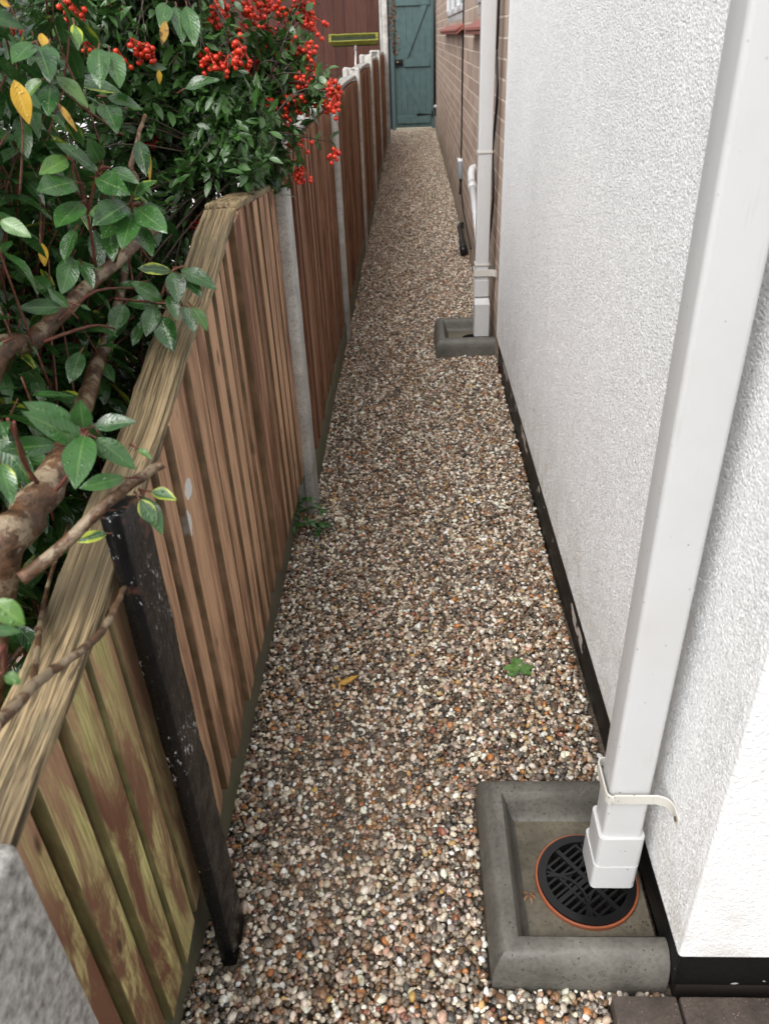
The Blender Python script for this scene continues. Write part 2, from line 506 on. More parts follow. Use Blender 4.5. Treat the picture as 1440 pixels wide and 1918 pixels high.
def mk_soil():
    t = NT('garden_soil')
    v = t.coord()
    c = t.mix(t.noise(v, 30, 5, 0.7), (0.018, 0.012, 0.008), (0.075, 0.05, 0.033))
    M['soil'] = t.done(c, 0.8, t.bump(t.noise(v, 60, 5, 0.7), 1, 0.02), 0.3)
    t = NT('path_grit')
    v = t.coord()
    c = t.mix(t.ramp(t.noise(v, 260, 3, 0.7), ((0.35, 0.0), (0.65, 1.0))), (0.035, 0.026, 0.018), (0.30, 0.24, 0.18))
    M['grit'] = t.done(c, 0.6, t.bump(t.noise(v, 200, 3), 1, 0.006), 0.3)
mk_soil()

def mk_pebble():
    t = NT('pebble_stone')
    at = t.n('Attribute', attribute_type='INSTANCER', attribute_name='pcol')
    v = t.coord('Object', (1, 1, 1))
    isl = t.n('ObjectInfo').outputs['Random']
    off = t.n('CombineXYZ')
    for i in range(3): t.set(off.inputs[i], t.math('MULTIPLY', isl, 31.0 + 7 * i))
    v2 = t.coord('Object', (1, 1, 1), off.outputs[0])
    n = t.noise(v2, 2.4, 4, 0.65, 0.5)
    c = t.mix(t.ramp(n, ((0.3, 0.4), (0.65, 0.0))), at.outputs['Color'], (0.12, 0.085, 0.055))
    band = t.n('TexWave', wave_type='BANDS'); t.set(band.inputs['Vector'], v2)
    band.inputs['Scale'].default_value = 1.4; band.inputs['Distortion'].default_value = 3.0
    c = t.mix(t.math('MULTIPLY', t.ramp(band.outputs['Fac'], ((0.8, 0.0), (1.0, 0.35))), t.math('GREATER_THAN', isl, 0.6)), c, (0.5, 0.46, 0.42))
    M['pebble'] = t.done(c, t.maprange(isl, 0, 1, 0.22, 0.5), t.bump(n, 0.15, 0.1), 0.5)
mk_pebble()
mk_paint = simple('teal_paint', (0.088, 0.155, 0.158), 0.5)
simple('black_metal', (0.012, 0.012, 0.013), 0.35)
simple('black_plastic', (0.010, 0.010, 0.011), 0.26)
simple('void', (0.004, 0.004, 0.004), 0.8)
simple('terracotta_plastic', (0.34, 0.10, 0.045), 0.45)
simple('red_tile', (0.24, 0.075, 0.055), 0.5)
simple('grey_plastic', (0.24, 0.27, 0.30), 0.4)
simple('black_cable', (0.012, 0.011, 0.011), 0.4)
simple('brass', (0.6, 0.5, 0.3), 0.35)
simple('pale_step', (0.45, 0.42, 0.32), 0.7)
simple('bristle', (0.22, 0.23, 0.03), 0.7)
simple('bristle_core', (0.03, 0.04, 0.015), 0.8)
simple('alloy', (0.55, 0.56, 0.57), 0.35)
simple('navy_plastic', (0.02, 0.028, 0.045), 0.35)
simple('pane_white', (0.72, 0.73, 0.74), 0.25)
simple('pane_glass', (0.45, 0.47, 0.49), 0.08)
simple('brick_edge', (0.022, 0.014, 0.012), 0.8)
simple('white_splash', (0.72, 0.71, 0.68), 0.6)
simple('screw', (0.10, 0.06, 0.04), 0.5)

# ------------------------------------------------------------------ ground
def sheet(name, x0, y0, x1, y1, z, mat, nx=1, ny=1, amp=0):
    vs = [(x0 + (x1 - x0) * i / nx, y0 + (y1 - y0) * j / ny, z + (rng.normal(0, amp) if amp else 0)) for j in range(ny + 1) for i in range(nx + 1)]
    fs = [(j * (nx + 1) + i, j * (nx + 1) + i + 1, (j + 1) * (nx + 1) + i + 1, (j + 1) * (nx + 1) + i) for j in range(ny) for i in range(nx)]
    m = MB(); m.add(vs, fs, True)
    return tag(m.build(name, mat), kind='structure')

sheet('ground', -60, -40, 60, 90, -0.09, M['soil'])
sheet('path', -0.395, 0.02, 0.40, 14.4, -0.017, M['grit'], 6, 90, 0.002)
sheet('garden_bed', -1.75, -1.0, -0.43, 12.0, -0.03, M['soil'], 14, 80, 0.012)
sheet('driveway', -14, -6, -1.755, 40, -0.035, M['pale_driveway'])

# block paving in front of the house corner
mp = MB()
for j in range(9):
    for i in range(-4, 16):
        x0 = 0.286 + i * 0.104 if j % 2 == 0 else 0.234 + i * 0.104
        if j == 0 and i > 0 and i % 2 == 0: continue
        y1 = 0.632 - j * 0.204
        if x0 < 0.285 and y1 > 0.05: continue
        mp.box((x0 + 0.0015, y1 - 0.2005, -0.06), (x0 + (0.2055 if j == 0 and i > 0 else 0.1015), y1, 0.042 + random.uniform(-0.0015, 0.0015)))
tag(mp.build('paving', M['paver'], None, 0.004, 2), kind='structure')

# ------------------------------------------------------------------ gravel: loose pebbles
def pebble_mesh(k):
    bm = bmesh.new()
    bmesh.ops.create_icosphere(bm, subdivisions=2, radius=0.5)
    r = random.Random(k)
    ax = [Vector((r.gauss(0, 1), r.gauss(0, 1), r.gauss(0, 1))).normalized() for _ in range(5)]
    am = [r.uniform(-0.09, 0.09) for _ in range(5)]
    sc = (1.0, r.uniform(0.68, 0.92), r.uniform(0.42, 0.68))
    cuts = [(Vector((r.gauss(0, 1), r.gauss(0, 1), r.gauss(0, 0.7))).normalized(), r.uniform(0.27, 0.44)) for _ in range(k % 4 + 1)]
    for v in bm.verts:
        n = v.co.normalized()
        d = 1 + sum(a * math.sin(3.1 * n.dot(x) + i) for i, (x, a) in enumerate(zip(ax, am)))
        p = n * 0.5 * d
        for cd_, cut in cuts:
            q = p.dot(cd_)
            if q > cut: p -= cd_ * (q - cut) * 0.85
        v.co = Vector((p.x * sc[0], p.y * sc[1], p.z * sc[2]))
    for f in bm.faces: f.smooth = True
    me = bpy.data.meshes.new('pebble'); bm.to_mesh(me); bm.free()
    me.materials.append(M['pebble'])
    return me
pc = bpy.data.collections.new('pebbles')
for k in range(16):
    o = bpy.data.objects.new('pebble', pebble_mesh(k)); pc.objects.link(o)

G1 = (0.105, 0.385, 0.655, 1.02)     # gully footprints x0 x1 y0 y1
G2 = (0.097, 0.385, 3.535, 3.90)
def layer(s, jit, z, keep):
    xs = []
    ny = int(14.1 / (s * 0.866))
    for j in range(ny):
        n = int(0.78 / s)
        x = -0.388 + (np.arange(n) + (0.5 if j % 2 else 0)) * s
        y = np.full(n, 0.05 + j * s * 0.866)
        xs.append(np.stack([x, y, np.full(n, z)], 1))
    p = np.concatenate(xs)
    p[:, :2] += rng.normal(0, jit * s, (len(p), 2))
    p[:, 2] += rng.normal(0, 0.0018, len(p))
    return p[rng.random(len(p)) < keep]
P = np.concatenate([layer(0.0102, 0.22, -0.0055, 1.0), layer(0.0108, 0.3, 0.0008, 0.92)])
und = 0.006 * np.sin(P[:, 0] * 9 + np.sin(P[:, 1] * 3.1)) + 0.005 * np.sin(P[:, 1] * 5.3 + P[:, 0] * 4)
P[:, 2] += und - 0.002
P[:, 2] += 0.006 * np.clip((0.08 - (P[:, 0] + 0.388)) / 0.08, 0, 1) + 0.026 * np.clip((0.70 - P[:, 1]) / 0.08, 0, 1)
bad = np.zeros(len(P), bool)
for g in (G1, G2):
    bad |= (P[:, 0] > g[0] - 0.003) & (P[:, 1] > g[2] - 0.003) & (P[:, 1] < g[3] + 0.003)
bad |= (P[:, 0] > 0.286) & (P[:, 1] < 0.634)
bad |= (P[:, 0] > 0.379) | (P[:, 0] < -0.388) | ((P[:, 0] < -0.352) & (P[:, 1] > 2.14))
for yp in (2.195, 3.86, 5.815, 7.785, 9.76): bad |= (P[:, 0] < -0.33) & (abs(P[:, 1] - yp) < 0.05)
bad |= (P[:, 0] < -0.318) & (P[:, 1] > 0.68) & (P[:, 1] < 0.79) & (P[:, 0] > -0.348)
bad |= (P[:, 0] < -0.333) & (P[:, 1] < 0.394)
P = P[~bad]
N = len(P)
pal = np.array([(0.74, 0.69, 0.61), (0.56, 0.49, 0.40), (0.42, 0.345, 0.265), (0.27, 0.235, 0.20), (0.155, 0.138, 0.12), (0.04, 0.038, 0.037),
                (0.14, 0.078, 0.042), (0.23, 0.13, 0.07), (0.34, 0.13, 0.035), (0.40, 0.255, 0.19), (0.46, 0.29, 0.10), (0.08, 0.062, 0.046), (0.19, 0.065, 0.042)])
pw = np.array([0.14, 0.13, 0.12, 0.10, 0.10, 0.09, 0.095, 0.085, 0.022, 0.045, 0.015, 0.12, 0.012])
ci = rng.choice(len(pal), N, p=pw / pw.sum())
pcol = np.ones((N, 4)); pcol[:, :3] = np.clip(np.array((1.03, 1.0, 0.95)) * pal[ci] * 1.28 * rng.uniform(0.72, 1.2, (N, 1)) * (1 + rng.normal(0, 0.03, (N, 3))), 0.01, 0.9)
size = np.clip(rng.lognormal(math.log(0.0114), 0.27, N), 0.006, 0.023)
rot = np.stack([rng.normal(0, 0.4, N), rng.normal(0, 0.4, N), rng.uniform(0, 6.283, N)], 1)
me = bpy.data.meshes.new('gravel')
me.vertices.add(N)
me.vertices.foreach_set('co', P.astype(np.float32).ravel())
def attr(nm, typ, fld, a):
    q = me.attributes.new(nm, typ, 'POINT'); q.data.foreach_set(fld, np.ascontiguousarray(a, np.float32).ravel())
attr('pcol', 'FLOAT_COLOR', 'color', pcol)
attr('psize', 'FLOAT', 'value', size)
attr('prot', 'FLOAT_VECTOR', 'vector', rot)
gravel = bpy.data.objects.new('gravel', me)
COL.objects.link(gravel)
tag(gravel, 'wet mixed pebbles loose over the narrow side path', 'gravel', kind='stuff')
ng = bpy.data.node_groups.new('scatter_pebbles', 'GeometryNodeTree')
ng.interface.new_socket('Geometry', in_out='INPUT', socket_type='NodeSocketGeometry')
ng.interface.new_socket('Geometry', in_out='OUTPUT', socket_type='NodeSocketGeometry')
gi = ng.nodes.new('NodeGroupInput'); go = ng.nodes.new('NodeGroupOutput')
mtp = ng.nodes.new('GeometryNodeMeshToPoints')
iop = ng.nodes.new('GeometryNodeInstanceOnPoints')
cif = ng.nodes.new('GeometryNodeCollectionInfo')
cif.inputs['Collection'].default_value = pc
cif.inputs['Separate Children'].default_value = True
cif.inputs['Reset Children'].default_value = True
iop.inputs['Pick Instance'].default_value = True
def na(nm, typ):
    q = ng.nodes.new('GeometryNodeInputNamedAttribute'); q.data_type = typ; q.inputs['Name'].default_value = nm; return q.outputs['Attribute']
L = ng.links.new
L(gi.outputs[0], mtp.inputs['Mesh']); L(mtp.outputs[0], iop.inputs['Points']); L(cif.outputs[0], iop.inputs['Instance'])
L(na('psize', 'FLOAT'), iop.inputs['Scale'])
L(na('prot', 'FLOAT_VECTOR'), iop.inputs['Rotation'])
L(iop.outputs[0], go.inputs[0])
md = gravel.modifiers.new('scatter', 'NODES'); md.node_group = ng

# ------------------------------------------------------------------ house
house = thing('house', (1.5, 7.5, 0), 'tall house side with rough white render nearest and buff brick beyond', 'house')
RX, PX, BX = 0.372, 0.383, 0.378
mr = MB()
mr.prism([(RX, 0.63), (4.0, 0.63), (4.0, 3.45), (RX, 3.45)], [0.152, 0.152, 0.152, 0.125], 5.4)
mr.build('rendered_wall', M['render'], house, 0.006, 3)
# the rough stippled coat, modelled grain by grain where it can be seen
ST = 0.0020
Y_ = np.arange(0.6362, 3.4445, ST); Z_ = np.arange(0.158, 1.80, ST)
q_n = rng.normal(size=(len(Y_), len(Z_)))
fy = np.fft.fftfreq(len(Y_), ST)[:, None]; fz = np.fft.fftfreq(len(Z_), ST)[None, :]
fr = np.sqrt(fy ** 2 + fz ** 2)
def band(c, wd): return np.exp(-((fr - c) / wd) ** 2)
g_n = np.real(np.fft.ifft2(np.fft.fft2(q_n) * (band(185, 65) + 0.2 * band(30, 25))))
g_n /= g_n.std()
disp = 0.0009 * np.tanh(g_n * 1.1) + 0.0010
edge = np.minimum(np.minimum((Y_ - Y_[0]) / .008, (Y_[-1] - Y_) / .008)[:, None], ((Z_ - Z_[0]) / .008)[None, :])
disp *= np.clip(edge, 0, 1)
XX = RX - 0.0002 - disp
VV = np.stack([XX, np.broadcast_to(Y_[:, None], XX.shape), Z_[None, :] - 0.0097 * (Y_[:, None] - .63) * np.clip((0.4 - Z_[None, :]) / .25, 0, 1)], -1).reshape(-1, 3)
ny_, nz_ = XX.shape
ii = (np.arange(ny_ - 1)[:, None] * nz_ + np.arange(nz_ - 1)[None, :]).ravel()
FF = np.stack([ii, ii + 1, ii + nz_ + 1, ii + nz_], 1)
def np_mesh(name, V, F, mat, parent):
    me = bpy.data.meshes.new(name)
    me.vertices.add(len(V)); me.vertices.foreach_set('co', V.astype(np.float32).ravel())
    me.loops.add(F.size); me.loops.foreach_set('vertex_index', F.astype(np.int32).ravel())
    me.polygons.add(len(F)); me.polygons.foreach_set('loop_start', np.arange(0, F.size, 4, dtype=np.int32)); me.polygons.foreach_set('loop_total', np.full(len(F), 4, np.int32))
    me.polygons.foreach_set('use_smooth', np.ones(len(F), bool))
    me.update(calc_edges=True); me.materials.append(mat)
    o = bpy.data.objects.new(name, me); COL.objects.link(o); attach(o, parent); return o
np_mesh('render_coat', VV, FF, M['render'], house)
mpn = MB()
mpn.prism([(PX, 0.641), (3.99, 0.641), (3.99, 3.449), (PX, 3.449)], [0.053, 0.053, -0.1, -0.1], [0.1515, 0.1515, 0.1515, 0.1245])
mpn.build('plinth', M['bitumen'], house, 0.004, 2)
mf = MB(); mf.box((PX + 0.014, 0.655, -0.1), (3.9, 0.75, 0.0525)); mf.build('footing', M['brick_edge'], house)
# brick wall with openings for two windows
mb = MB()
W1 = (6.36, 9.3, 1.405, 2.35); W2 = (4.15, 5.2, 1.405, 2.35)
def wall_rect(y0, y1, z0, z1): mb.box((BX, y0, z0), (BX + 0.25, y1, z1))
wall_rect(3.645, W2[0], -0.1, 5.4); wall_rect(W2[1], W1[0], -0.1, 5.4); wall_rect(W1[1], 14.6, -0.1, 5.4)
for W in (W1, W2):
    wall_rect(W[0], W[1], -0.1, W[2]); wall_rect(W[0], W[1], W[3], 5.4)
mb.box((BX + 0.001, 3.451, -0.1), (BX + 0.25, 3.632, 5.4))
mb.build('brick_wall', M['brick'], house)
mg = MB(); mg.box((BX + 0.02, 3.632, -0.1), (BX + 0.24, 3.645, 5.4)); mg.build('movement_joint', M['void'], house)
mrf = MB(); mrf.prism([(0.1, 0.3), (5, 0.3), (5, 15), (0.1, 15)], 5.41, 5.5); mrf.build('eaves', M['white_pvc'], house)
def window(W, n):
    y0, y1, z0, z1 = W
    f = MB()
    X0, X1 = BX + 0.004, BX + 0.06
    t_ = 0.05
    f.box((X0, y0 + .001, z0 + .001), (X1, y1 - .001, z0 + t_)); f.box((X0, y0 + .001, z1 - t_), (X1, y1 - .001, z1 - .001))
    ys = [y0 + .001 + (y1 - y0 - .002 - t_) * k / n for k in range(n + 1)]
    for y in ys: f.box((X0, y, z0 + t_), (X1, y + t_, z1 - t_))
    win = f.build('window', M['white_pvc'], house, 0.004, 2)
    c = MB(); g = MB(); h = MB()
    for a, b in zip(ys[:-1], ys[1:]):
        p0, p1, q0, q1 = a + t_ + .004, b - .004, z0 + t_ + .004, z1 - t_ - .004
        e = 0.045
        c.box((X0 - .012, p0, q0), (X1 - .02, p1, q0 + e)); c.box((X0 - .012, p0, q1 - e), (X1 - .02, p1, q1))
        c.box((X0 - .012, p0, q0 + e), (X1 - .02, p0 + e, q1 - e)); c.box((X0 - .012, p1 - e, q0 + e), (X1 - .02, p1, q1 - e))
        g.box((X0 + .004, p0 + e, q0 + e), (X0 + .012, p1 - e, q1 - e))
    def kid(o):
        o.parent = win; o.matrix_parent_inverse = Matrix.Identity(4); return o
    kid(c.build('casement', M['pane_white'], None, 0.004, 2)); kid(g.build('pane', M['pane_glass'], None))
    return win
w1 = window(W1, 3); w2 = window(W2, 1)
for (ya, yb) in ((6.33, 9.6), (3.95, 5.36)):
    s_ = MB()
    n = int((yb - ya) / 0.16)
    for k in range(n):
        a = ya + (yb - ya) * k / n; b = ya + (yb - ya) * (k + 1) / n - 0.004
        for (zt, xo) in ((0.0, 0.315), (-0.018, 0.322)):
            s_.prism([(xo, a), (BX + 0.004 - (0.006 if zt else 0), a), (BX + 0.004 - (0.006 if zt else 0), b), (xo, b)], [1.333 + zt, 1.366 + zt, 1.366 + zt, 1.333 + zt], [1.348 + zt, 1.384 + zt, 1.384 + zt, 1.348 + zt])
    s_.build('window_sill', M['red_tile'], house, 0.002, 1)

# ------------------------------------------------------------------ fence posts and panels
def post_poly(w=0.102, d=0.11, slot=0.05, sd=0.02):
    # H-section seen from above, origin at the middle of the path-side face; x runs away from the path (negative)
    h = w / 2; a = (d - slot) / 2
    c = 0.005
    return [(0, -h + c), (0, h - c), (-c, h), (-a, h), (-a - .006, h - sd), (-d + a + .006, h - sd), (-d + a, h), (-d + c, h), (-d, h - c),
            (-d, -h + c), (-d + c, -h), (-d + a, -h), (-d + a + .006, -h + sd), (-a - .006, -h + sd), (-a, -h), (-c, -h)]
def post_mesh(H, wob):
    poly = post_poly()
    m = MB()
    m.prism(poly, -0.12, H)
    # weathered crown: shrunken top ring
    top = [(-0.055 + (x + 0.055) * 0.8, y * 0.72) for x, y in poly]
    n = len(poly)
    b = len(m.v) - n
    m.f.pop(1); m.sm.pop(1)
    tv = [(x, y, H + 0.012 + (-0.010 if -0.085 < x < -0.025 else 0) + random.uniform(-.003, .003)) for x, y in top]
    base = len(m.v); m.v += tv
    for i in range(n): m.f.append((b + i, b + (i + 1) % n, base + (i + 1) % n, base + i)); m.sm.append(False)
    m.f.append(tuple(base + i for i in range(n))); m.sm.append(False)
    return m
FX = -0.335
posts = [(2.195, 0.985, 0.6, 'first tall concrete fence post, pale, its top lost in the berried shrub'),
         (3.86, 1.045, 0.4, 'mottled concrete fence post whose top is hidden by the lowest red berries'),
         (5.815, 1.150, 0.0, 'concrete fence post with a bare chunky two-lobed top below the broom handle'),
         (7.785, 1.185, 0.0, 'concrete fence post one bay beyond the two-lobed post under the broom'),
         (9.76, 1.185, 0.0, 'farthest of the low concrete fence posts, just before the tall post')]
for i, (y, h, lean, lab) in enumerate(posts):
    o = post_mesh(h, 0).build('fence_post', M['post_concrete'], None, 0.003, 1)
    o.location = (FX, y, 0)
    o.rotation_euler = (R(lean * 0.9), R(0.3 * lean), 0)
    tag(o, lab, 'fence post', 'concrete posts of the low fence')
# worn post at the near end
m = MB(); m.box((-0.06, -0.05, -0.15), (0.06, 0.05, 0.775))
o = m.build('fence_post', M['worn_concrete'], None, 0.010, 3)
o.location = (-0.396, 0.34, 0)
tag(o, 'broad flat-topped grey concrete post at the mossy near end of the fence', 'fence post', 'concrete posts of the low fence')
# tall post carrying the cross fence
m = MB(); m.prism([(-0.30, 12.05), (-0.30, 12.15), (-0.37, 12.15), (-0.37, 12.05)][::-1], -0.1, 2.35)
m.prism([(-0.375, 12.07), (-0.375, 12.15), (-0.405, 12.15), (-0.405, 12.07)][::-1], -0.1, 2.35)
tag(m.build('fence_post', M['post_concrete'], None, 0.006, 2), 'very tall pale concrete post rising past the frame beside the red-brown fence', 'fence post')

RAIL = [(0.385, 0.738), (0.46, 0.752), (0.56, 0.772), (0.70, 0.80), (0.82, 0.828), (0.96, 0.86), (1.11, 0.905), (1.39, 0.972), (1.655, 1.045), (1.70, 1.043), (2.145, 1.012)]
def railz(y):
    for (a, za), (b, zb) in zip(RAIL[:-1], RAIL[1:]):
        if a <= y <= b: return za + (zb - za) * (y - a) / (b - a)
    return RAIL[0][1] if y < RAIL[0][0] else RAIL[-1][1]

def boards(m, y0, y1, zb, zt, pitch, xf, thick, gap, flutter=0.0):
    n = max(1, round((y1 - y0) / pitch))
    p = (y1 - y0) / n
    xb = xf - thick
    for k in range(n):
        a = y0 + k * p; b = a + p - gap * random.uniform(.55, 1.3)
        if k: a += random.uniform(-.007, .006)
        if k == n - 1: b = y1
        bot = zb(a) + random.uniform(-flutter, flutter) * 0.4
        x_t = xf + random.uniform(-.006, .002); tw = random.uniform(.000, .009)
        lean = random.uniform(-.004, .004)
        pl = [(x_t, a), (x_t - tw, b), (xb - .0005, b), (xb - .0005, a)]
        m.prism(pl, [bot] * 4, [zt(a), zt(b), zt(b), zt(a)])
        if 0 < k < n - 1:
            for q in range(len(m.v) - 8, len(m.v) - 4): m.v[q] = (m.v[q][0], m.v[q][1] + lean, m.v[q][2])
        # backing board bridging the gap to the next one
        c, d = b - .03, min(b + gap + .03, y1)
        if k < n - 1:
            m.prism([(xb - .001, c), (xb - .001, d), (xb - .013, d), (xb - .013, c)], [bot] * 4, [zt(c), zt(d), zt(d), zt(c)])

pan = thing('fence_panel', (-0.38, 1.26, 0), 'weathered bleached panel with a sloping top rail, mossy at the near end', 'fence panel', 'timber panels of the low fence')
m = MB()
boards(m, 0.392, 2.148, lambda y: 0.150, lambda y: railz(min(max(y, .386), 2.14)) - 0.011, 0.078, -0.360, 0.021, 0.010, 0.012)
bo = m.build('boards', M['worn_boards'], pan, 0.0018, 1)
bo['label'] = 'weathered boards, green with algae near the end post'
def rail_mesh(ys, zf, x0, x1, th, tilt=0.0, rough=0.0):
    m = MB()
    vs = []
    for y in ys:
        z = zf(y); e = rough
        j = lambda: random.uniform(-e, e)
        vs += [(x0 + j(), y, z - tilt + j()), (x1 + j(), y, z + j()), (x1 + j(), y, z - th), (x0 + j(), y, z - tilt - th)]
    n = len(ys)
    fs = [(4 * i + k, 4 * i + (k + 1) % 4, 4 * (i + 1) + (k + 1) % 4, 4 * (i + 1) + k) for i in range(n - 1) for k in range(4)]
    fs += [(3, 2, 1, 0), (4 * n - 4, 4 * n - 3, 4 * n - 2, 4 * n - 1)]
    m.add(vs, [f[::-1] for f in fs])
    return m
ys = [0.388] + [0.42 + 0.03 * k for k in range(41)] + [1.652]
rail_mesh(ys, lambda y: railz(y) + 0.004 * math.sin(y * 17), -0.428, -0.360, 0.016, 0.004, 0.0015).build('top_rail', M['worn_rail'], pan, 0.004, 2)
ys = [1.668 + 0.0475 * k for k in range(11)]
rail_mesh(ys, lambda y: 1.049 - 0.07 * (y - 1.66), -0.430, -0.362, 0.016, 0.0, 0.0012).build('top_rail', M['worn_rail'], pan, 0.005, 2)
m = MB()
for z in (0.3, 0.62): m.box((-0.44, 0.4, z), (-0.398, 2.14, z + 0.06))
m.build('back_rail', M['worn_boards'], pan)
bays = [(2.245, 3.81, 1.075, 1.095, 'dark brown feather-edged panel directly behind the overhanging berries'),
        (3.91, 5.765, 1.10, 1.115, 'dark brown panel with a pale curved cap rail ending below the broom handle'),
        (5.865, 7.735, 1.125, 1.13, 'dark brown panel between the two-lobed post and the next post beyond'),
        (7.835, 9.71, 1.13, 1.135, 'narrow-looking brown panel ending at the farthest low post'),
        (9.81, 12.04, 1.135, 1.14, 'last brown panel, running up to the tall pale post')]
for i, (a, b, z0, z1, lab) in enumerate(bays):
    r_ = thing('fence_panel', (-0.38, (a + b) / 2, 0), lab, 'fence panel', 'timber panels of the low fence')
    sag = lambda y, a=a, b=b, z0=z0, z1=z1: z0 + (z1 - z0) * (y - a) / (b - a) + 0.012 * math.sin(math.pi * (y - a) / (b - a))
    m = MB(); boards(m, a + .002, b - .002, lambda y: 0.103, lambda y, s=sag: s(y) - 0.03, 0.083, -0.350, 0.018, 0.014, 0.006)
    m.build('boards', M['brown_boards'], r_, 0.0015, 1)
    rail_mesh([a + (b - a) * k / 12 for k in range(13)], sag, -0.43, -0.360, 0.020, 0.0, 0.0008).build('top_rail', M['grey_rail'], r_, 0.003, 1)
# concrete gravel boards under the panels
gb = [(0.392, 2.148, 'damp algae-stained gravel board under the weathered panel'), (2.245, 3.81, 'gravel board under the panel behind the overhanging berries'), (3.91, 5.765, 'gravel board under the panel with the curved pale rail'),
      (5.865, 7.735, 'gravel board between the two-lobed post and the next post'), (7.835, 9.71, 'gravel board leading to the farthest low post'), (9.81, 12.04, 'gravel board of the last bay by the tall post')]
for i, (a, b, lab) in enumerate(gb):
    m = MB(); zt = 0.16 if i == 0 else 0.10
    m.box((-0.425, a, -0.12), (-0.3858, b, zt)) if i == 0 else m.box((-0.392, a, -0.12), (-0.350, b, zt))
    tag(m.build('gravel_board', M['board_concrete'], None, 0.005, 2), lab, 'gravel board', 'concrete boards at the foot of the fence')

# black painted prop post
m = MB()
prof = [(-0.326, 0.703), (-0.326, 0.782), (-0.338, 0.785), (-0.350, 0.782), (-0.350, 0.703), (-0.338, 0.700)]
n = 14
vs = []
for k in range(n + 1):
    z = -0.1 + k * (0.895 + 0.1) / n
    for (x, y) in prof: vs.append((x + random.uniform(-.0012, .0012), y + random.uniform(-.002, .002), z - (0.02 if (k == n and y > .75) else 0)))
q = len(prof)
m.add(vs, [(k * q + i, k * q + (i + 1) % q, (k + 1) * q + (i + 1) % q, (k + 1) * q + i) for k in range(n) for i in range(q)] + [tuple(range(q))[::-1], tuple(n * q + i for i in range(q))])
tag(m.build('prop_post', M['black_paint'], None, 0.003, 2), 'black flaking painted post standing against the weathered panel', 'post')

# ------------------------------------------------------------------ cross fence, broom, bin, gate
cf = thing('cross_fence', (-1.4, 12.1, 0), 'tall red-brown timber fence standing across the garden behind the broom', 'fence')
m = MB()
x = -0.41
while x > -3.2:
    m.box((x - 0.148, 12.1, 0), (x - 0.002, 12.118 + random.uniform(0, .006), 2.2)); x -= 0.15
m.build('boards', M['red_boards'], cf, 0.002, 1)
m = MB(); m.box((-0.475, 12.06, 0), (-0.412, 12.098, 2.2)); m.build('edge_batten', M['red_boards'], cf)
o = None
br = thing('broom', (-0.62, 11.0, 0), 'upturned broom with a yellow-green bristle head leaning behind the fence', 'broom')
bx0, bx1, by, bz = (-0.989,11.000,1.329)[0], (-0.384,11.000,1.295)[0], 11.0, (-0.705,11.000,1.285)[2]
c_ = Vector(((bx0 + bx1) / 2, by, bz - .012)); tilt = Matrix.Rotation(R(48), 3, 'X'); hw = (bx1 - bx0) / 2
def tl(x, y, z): return c_ + tilt @ Vector((x, y, z))
def tbox(m, a, b): m.box(tuple(c_ + Vector(a)), tuple(c_ + Vector(b)), tilt, c_)
m = MB(); tbox(m, (-hw + .03, -.035, -.03), (hw - .012, .035, -.006)); m.build('head_block', M['bristle_core'], br, 0.005, 2)
m = MB(); mi = MB()
for i in range(64):
    for j in range(6):
        u = (i + .5) / 64 * 2 - 1; v_ = (j - 2.5) / 2.5
        outer = j in (0, 5) or i < 3 or i > 60
        a = Vector((u * (hw - .025), v_ * .030, -.008)); l_ = .085 + random.uniform(-.006, .004) - (0 if outer else .022)
        b = a + Vector((u * .022, v_ * .016, l_))
        vs = []
        for q, e in ((a, .0045), (b, .006)):
            for (sx, sy) in ((-1, -1), (1, -1), (1, 1), (-1, 1)): vs.append(tl(q.x + sx * e, q.y + sy * e, q.z))
        (m if outer else mi).add(vs, [(0, 1, 5, 4), (1, 2, 6, 5), (2, 3, 7, 6), (3, 0, 4, 7), (4, 5, 6, 7)])
m.build('bristles', M['bristle'], br); mi.build('bristles', M['bristle_core'], br)
hx = (bx0 + bx1) / 2 + .02
m = MB(); m.tube([(hx, by, bz - .04), (hx - .02, by - .06, bz - .4), (hx - .07, by - .22, bz - 1.3)], 0.012, 10); m.build('handle', M['alloy'], br)
m = MB(); m.tube([(hx, by, bz - .02), (hx - .006, by - .01, bz - .1)], 0.016, 10); m.build('socket', M['white_pvc'], br)

bn = thing('wheelie_bin', (-0.95, 7.0, 0), 'dark navy plastic bin half hidden behind the berried shrub', 'bin')
m = MB(); m.prism([(-1.28, 6.7), (-0.78, 6.7), (-0.78, 7.2), (-1.28, 7.2)], 0.06, 0.93); m.build('body', M['navy_plastic'], bn, 0.02, 3)
m = MB(); m.prism([(-1.31, 6.66), (-0.75, 6.66), (-0.75, 7.24), (-1.31, 7.24)], [.94] * 4, [.965, .965, 1.0, 1.0]); m.build('lid', M['navy_plastic'], bn, 0.012, 3)
for x in (-1.29, -0.80):
    m = MB(); m.tube([(x, 7.2, .1), (x + .03, 7.2, .1)], .1, 20); m.build('wheel', M['black_plastic'], bn)

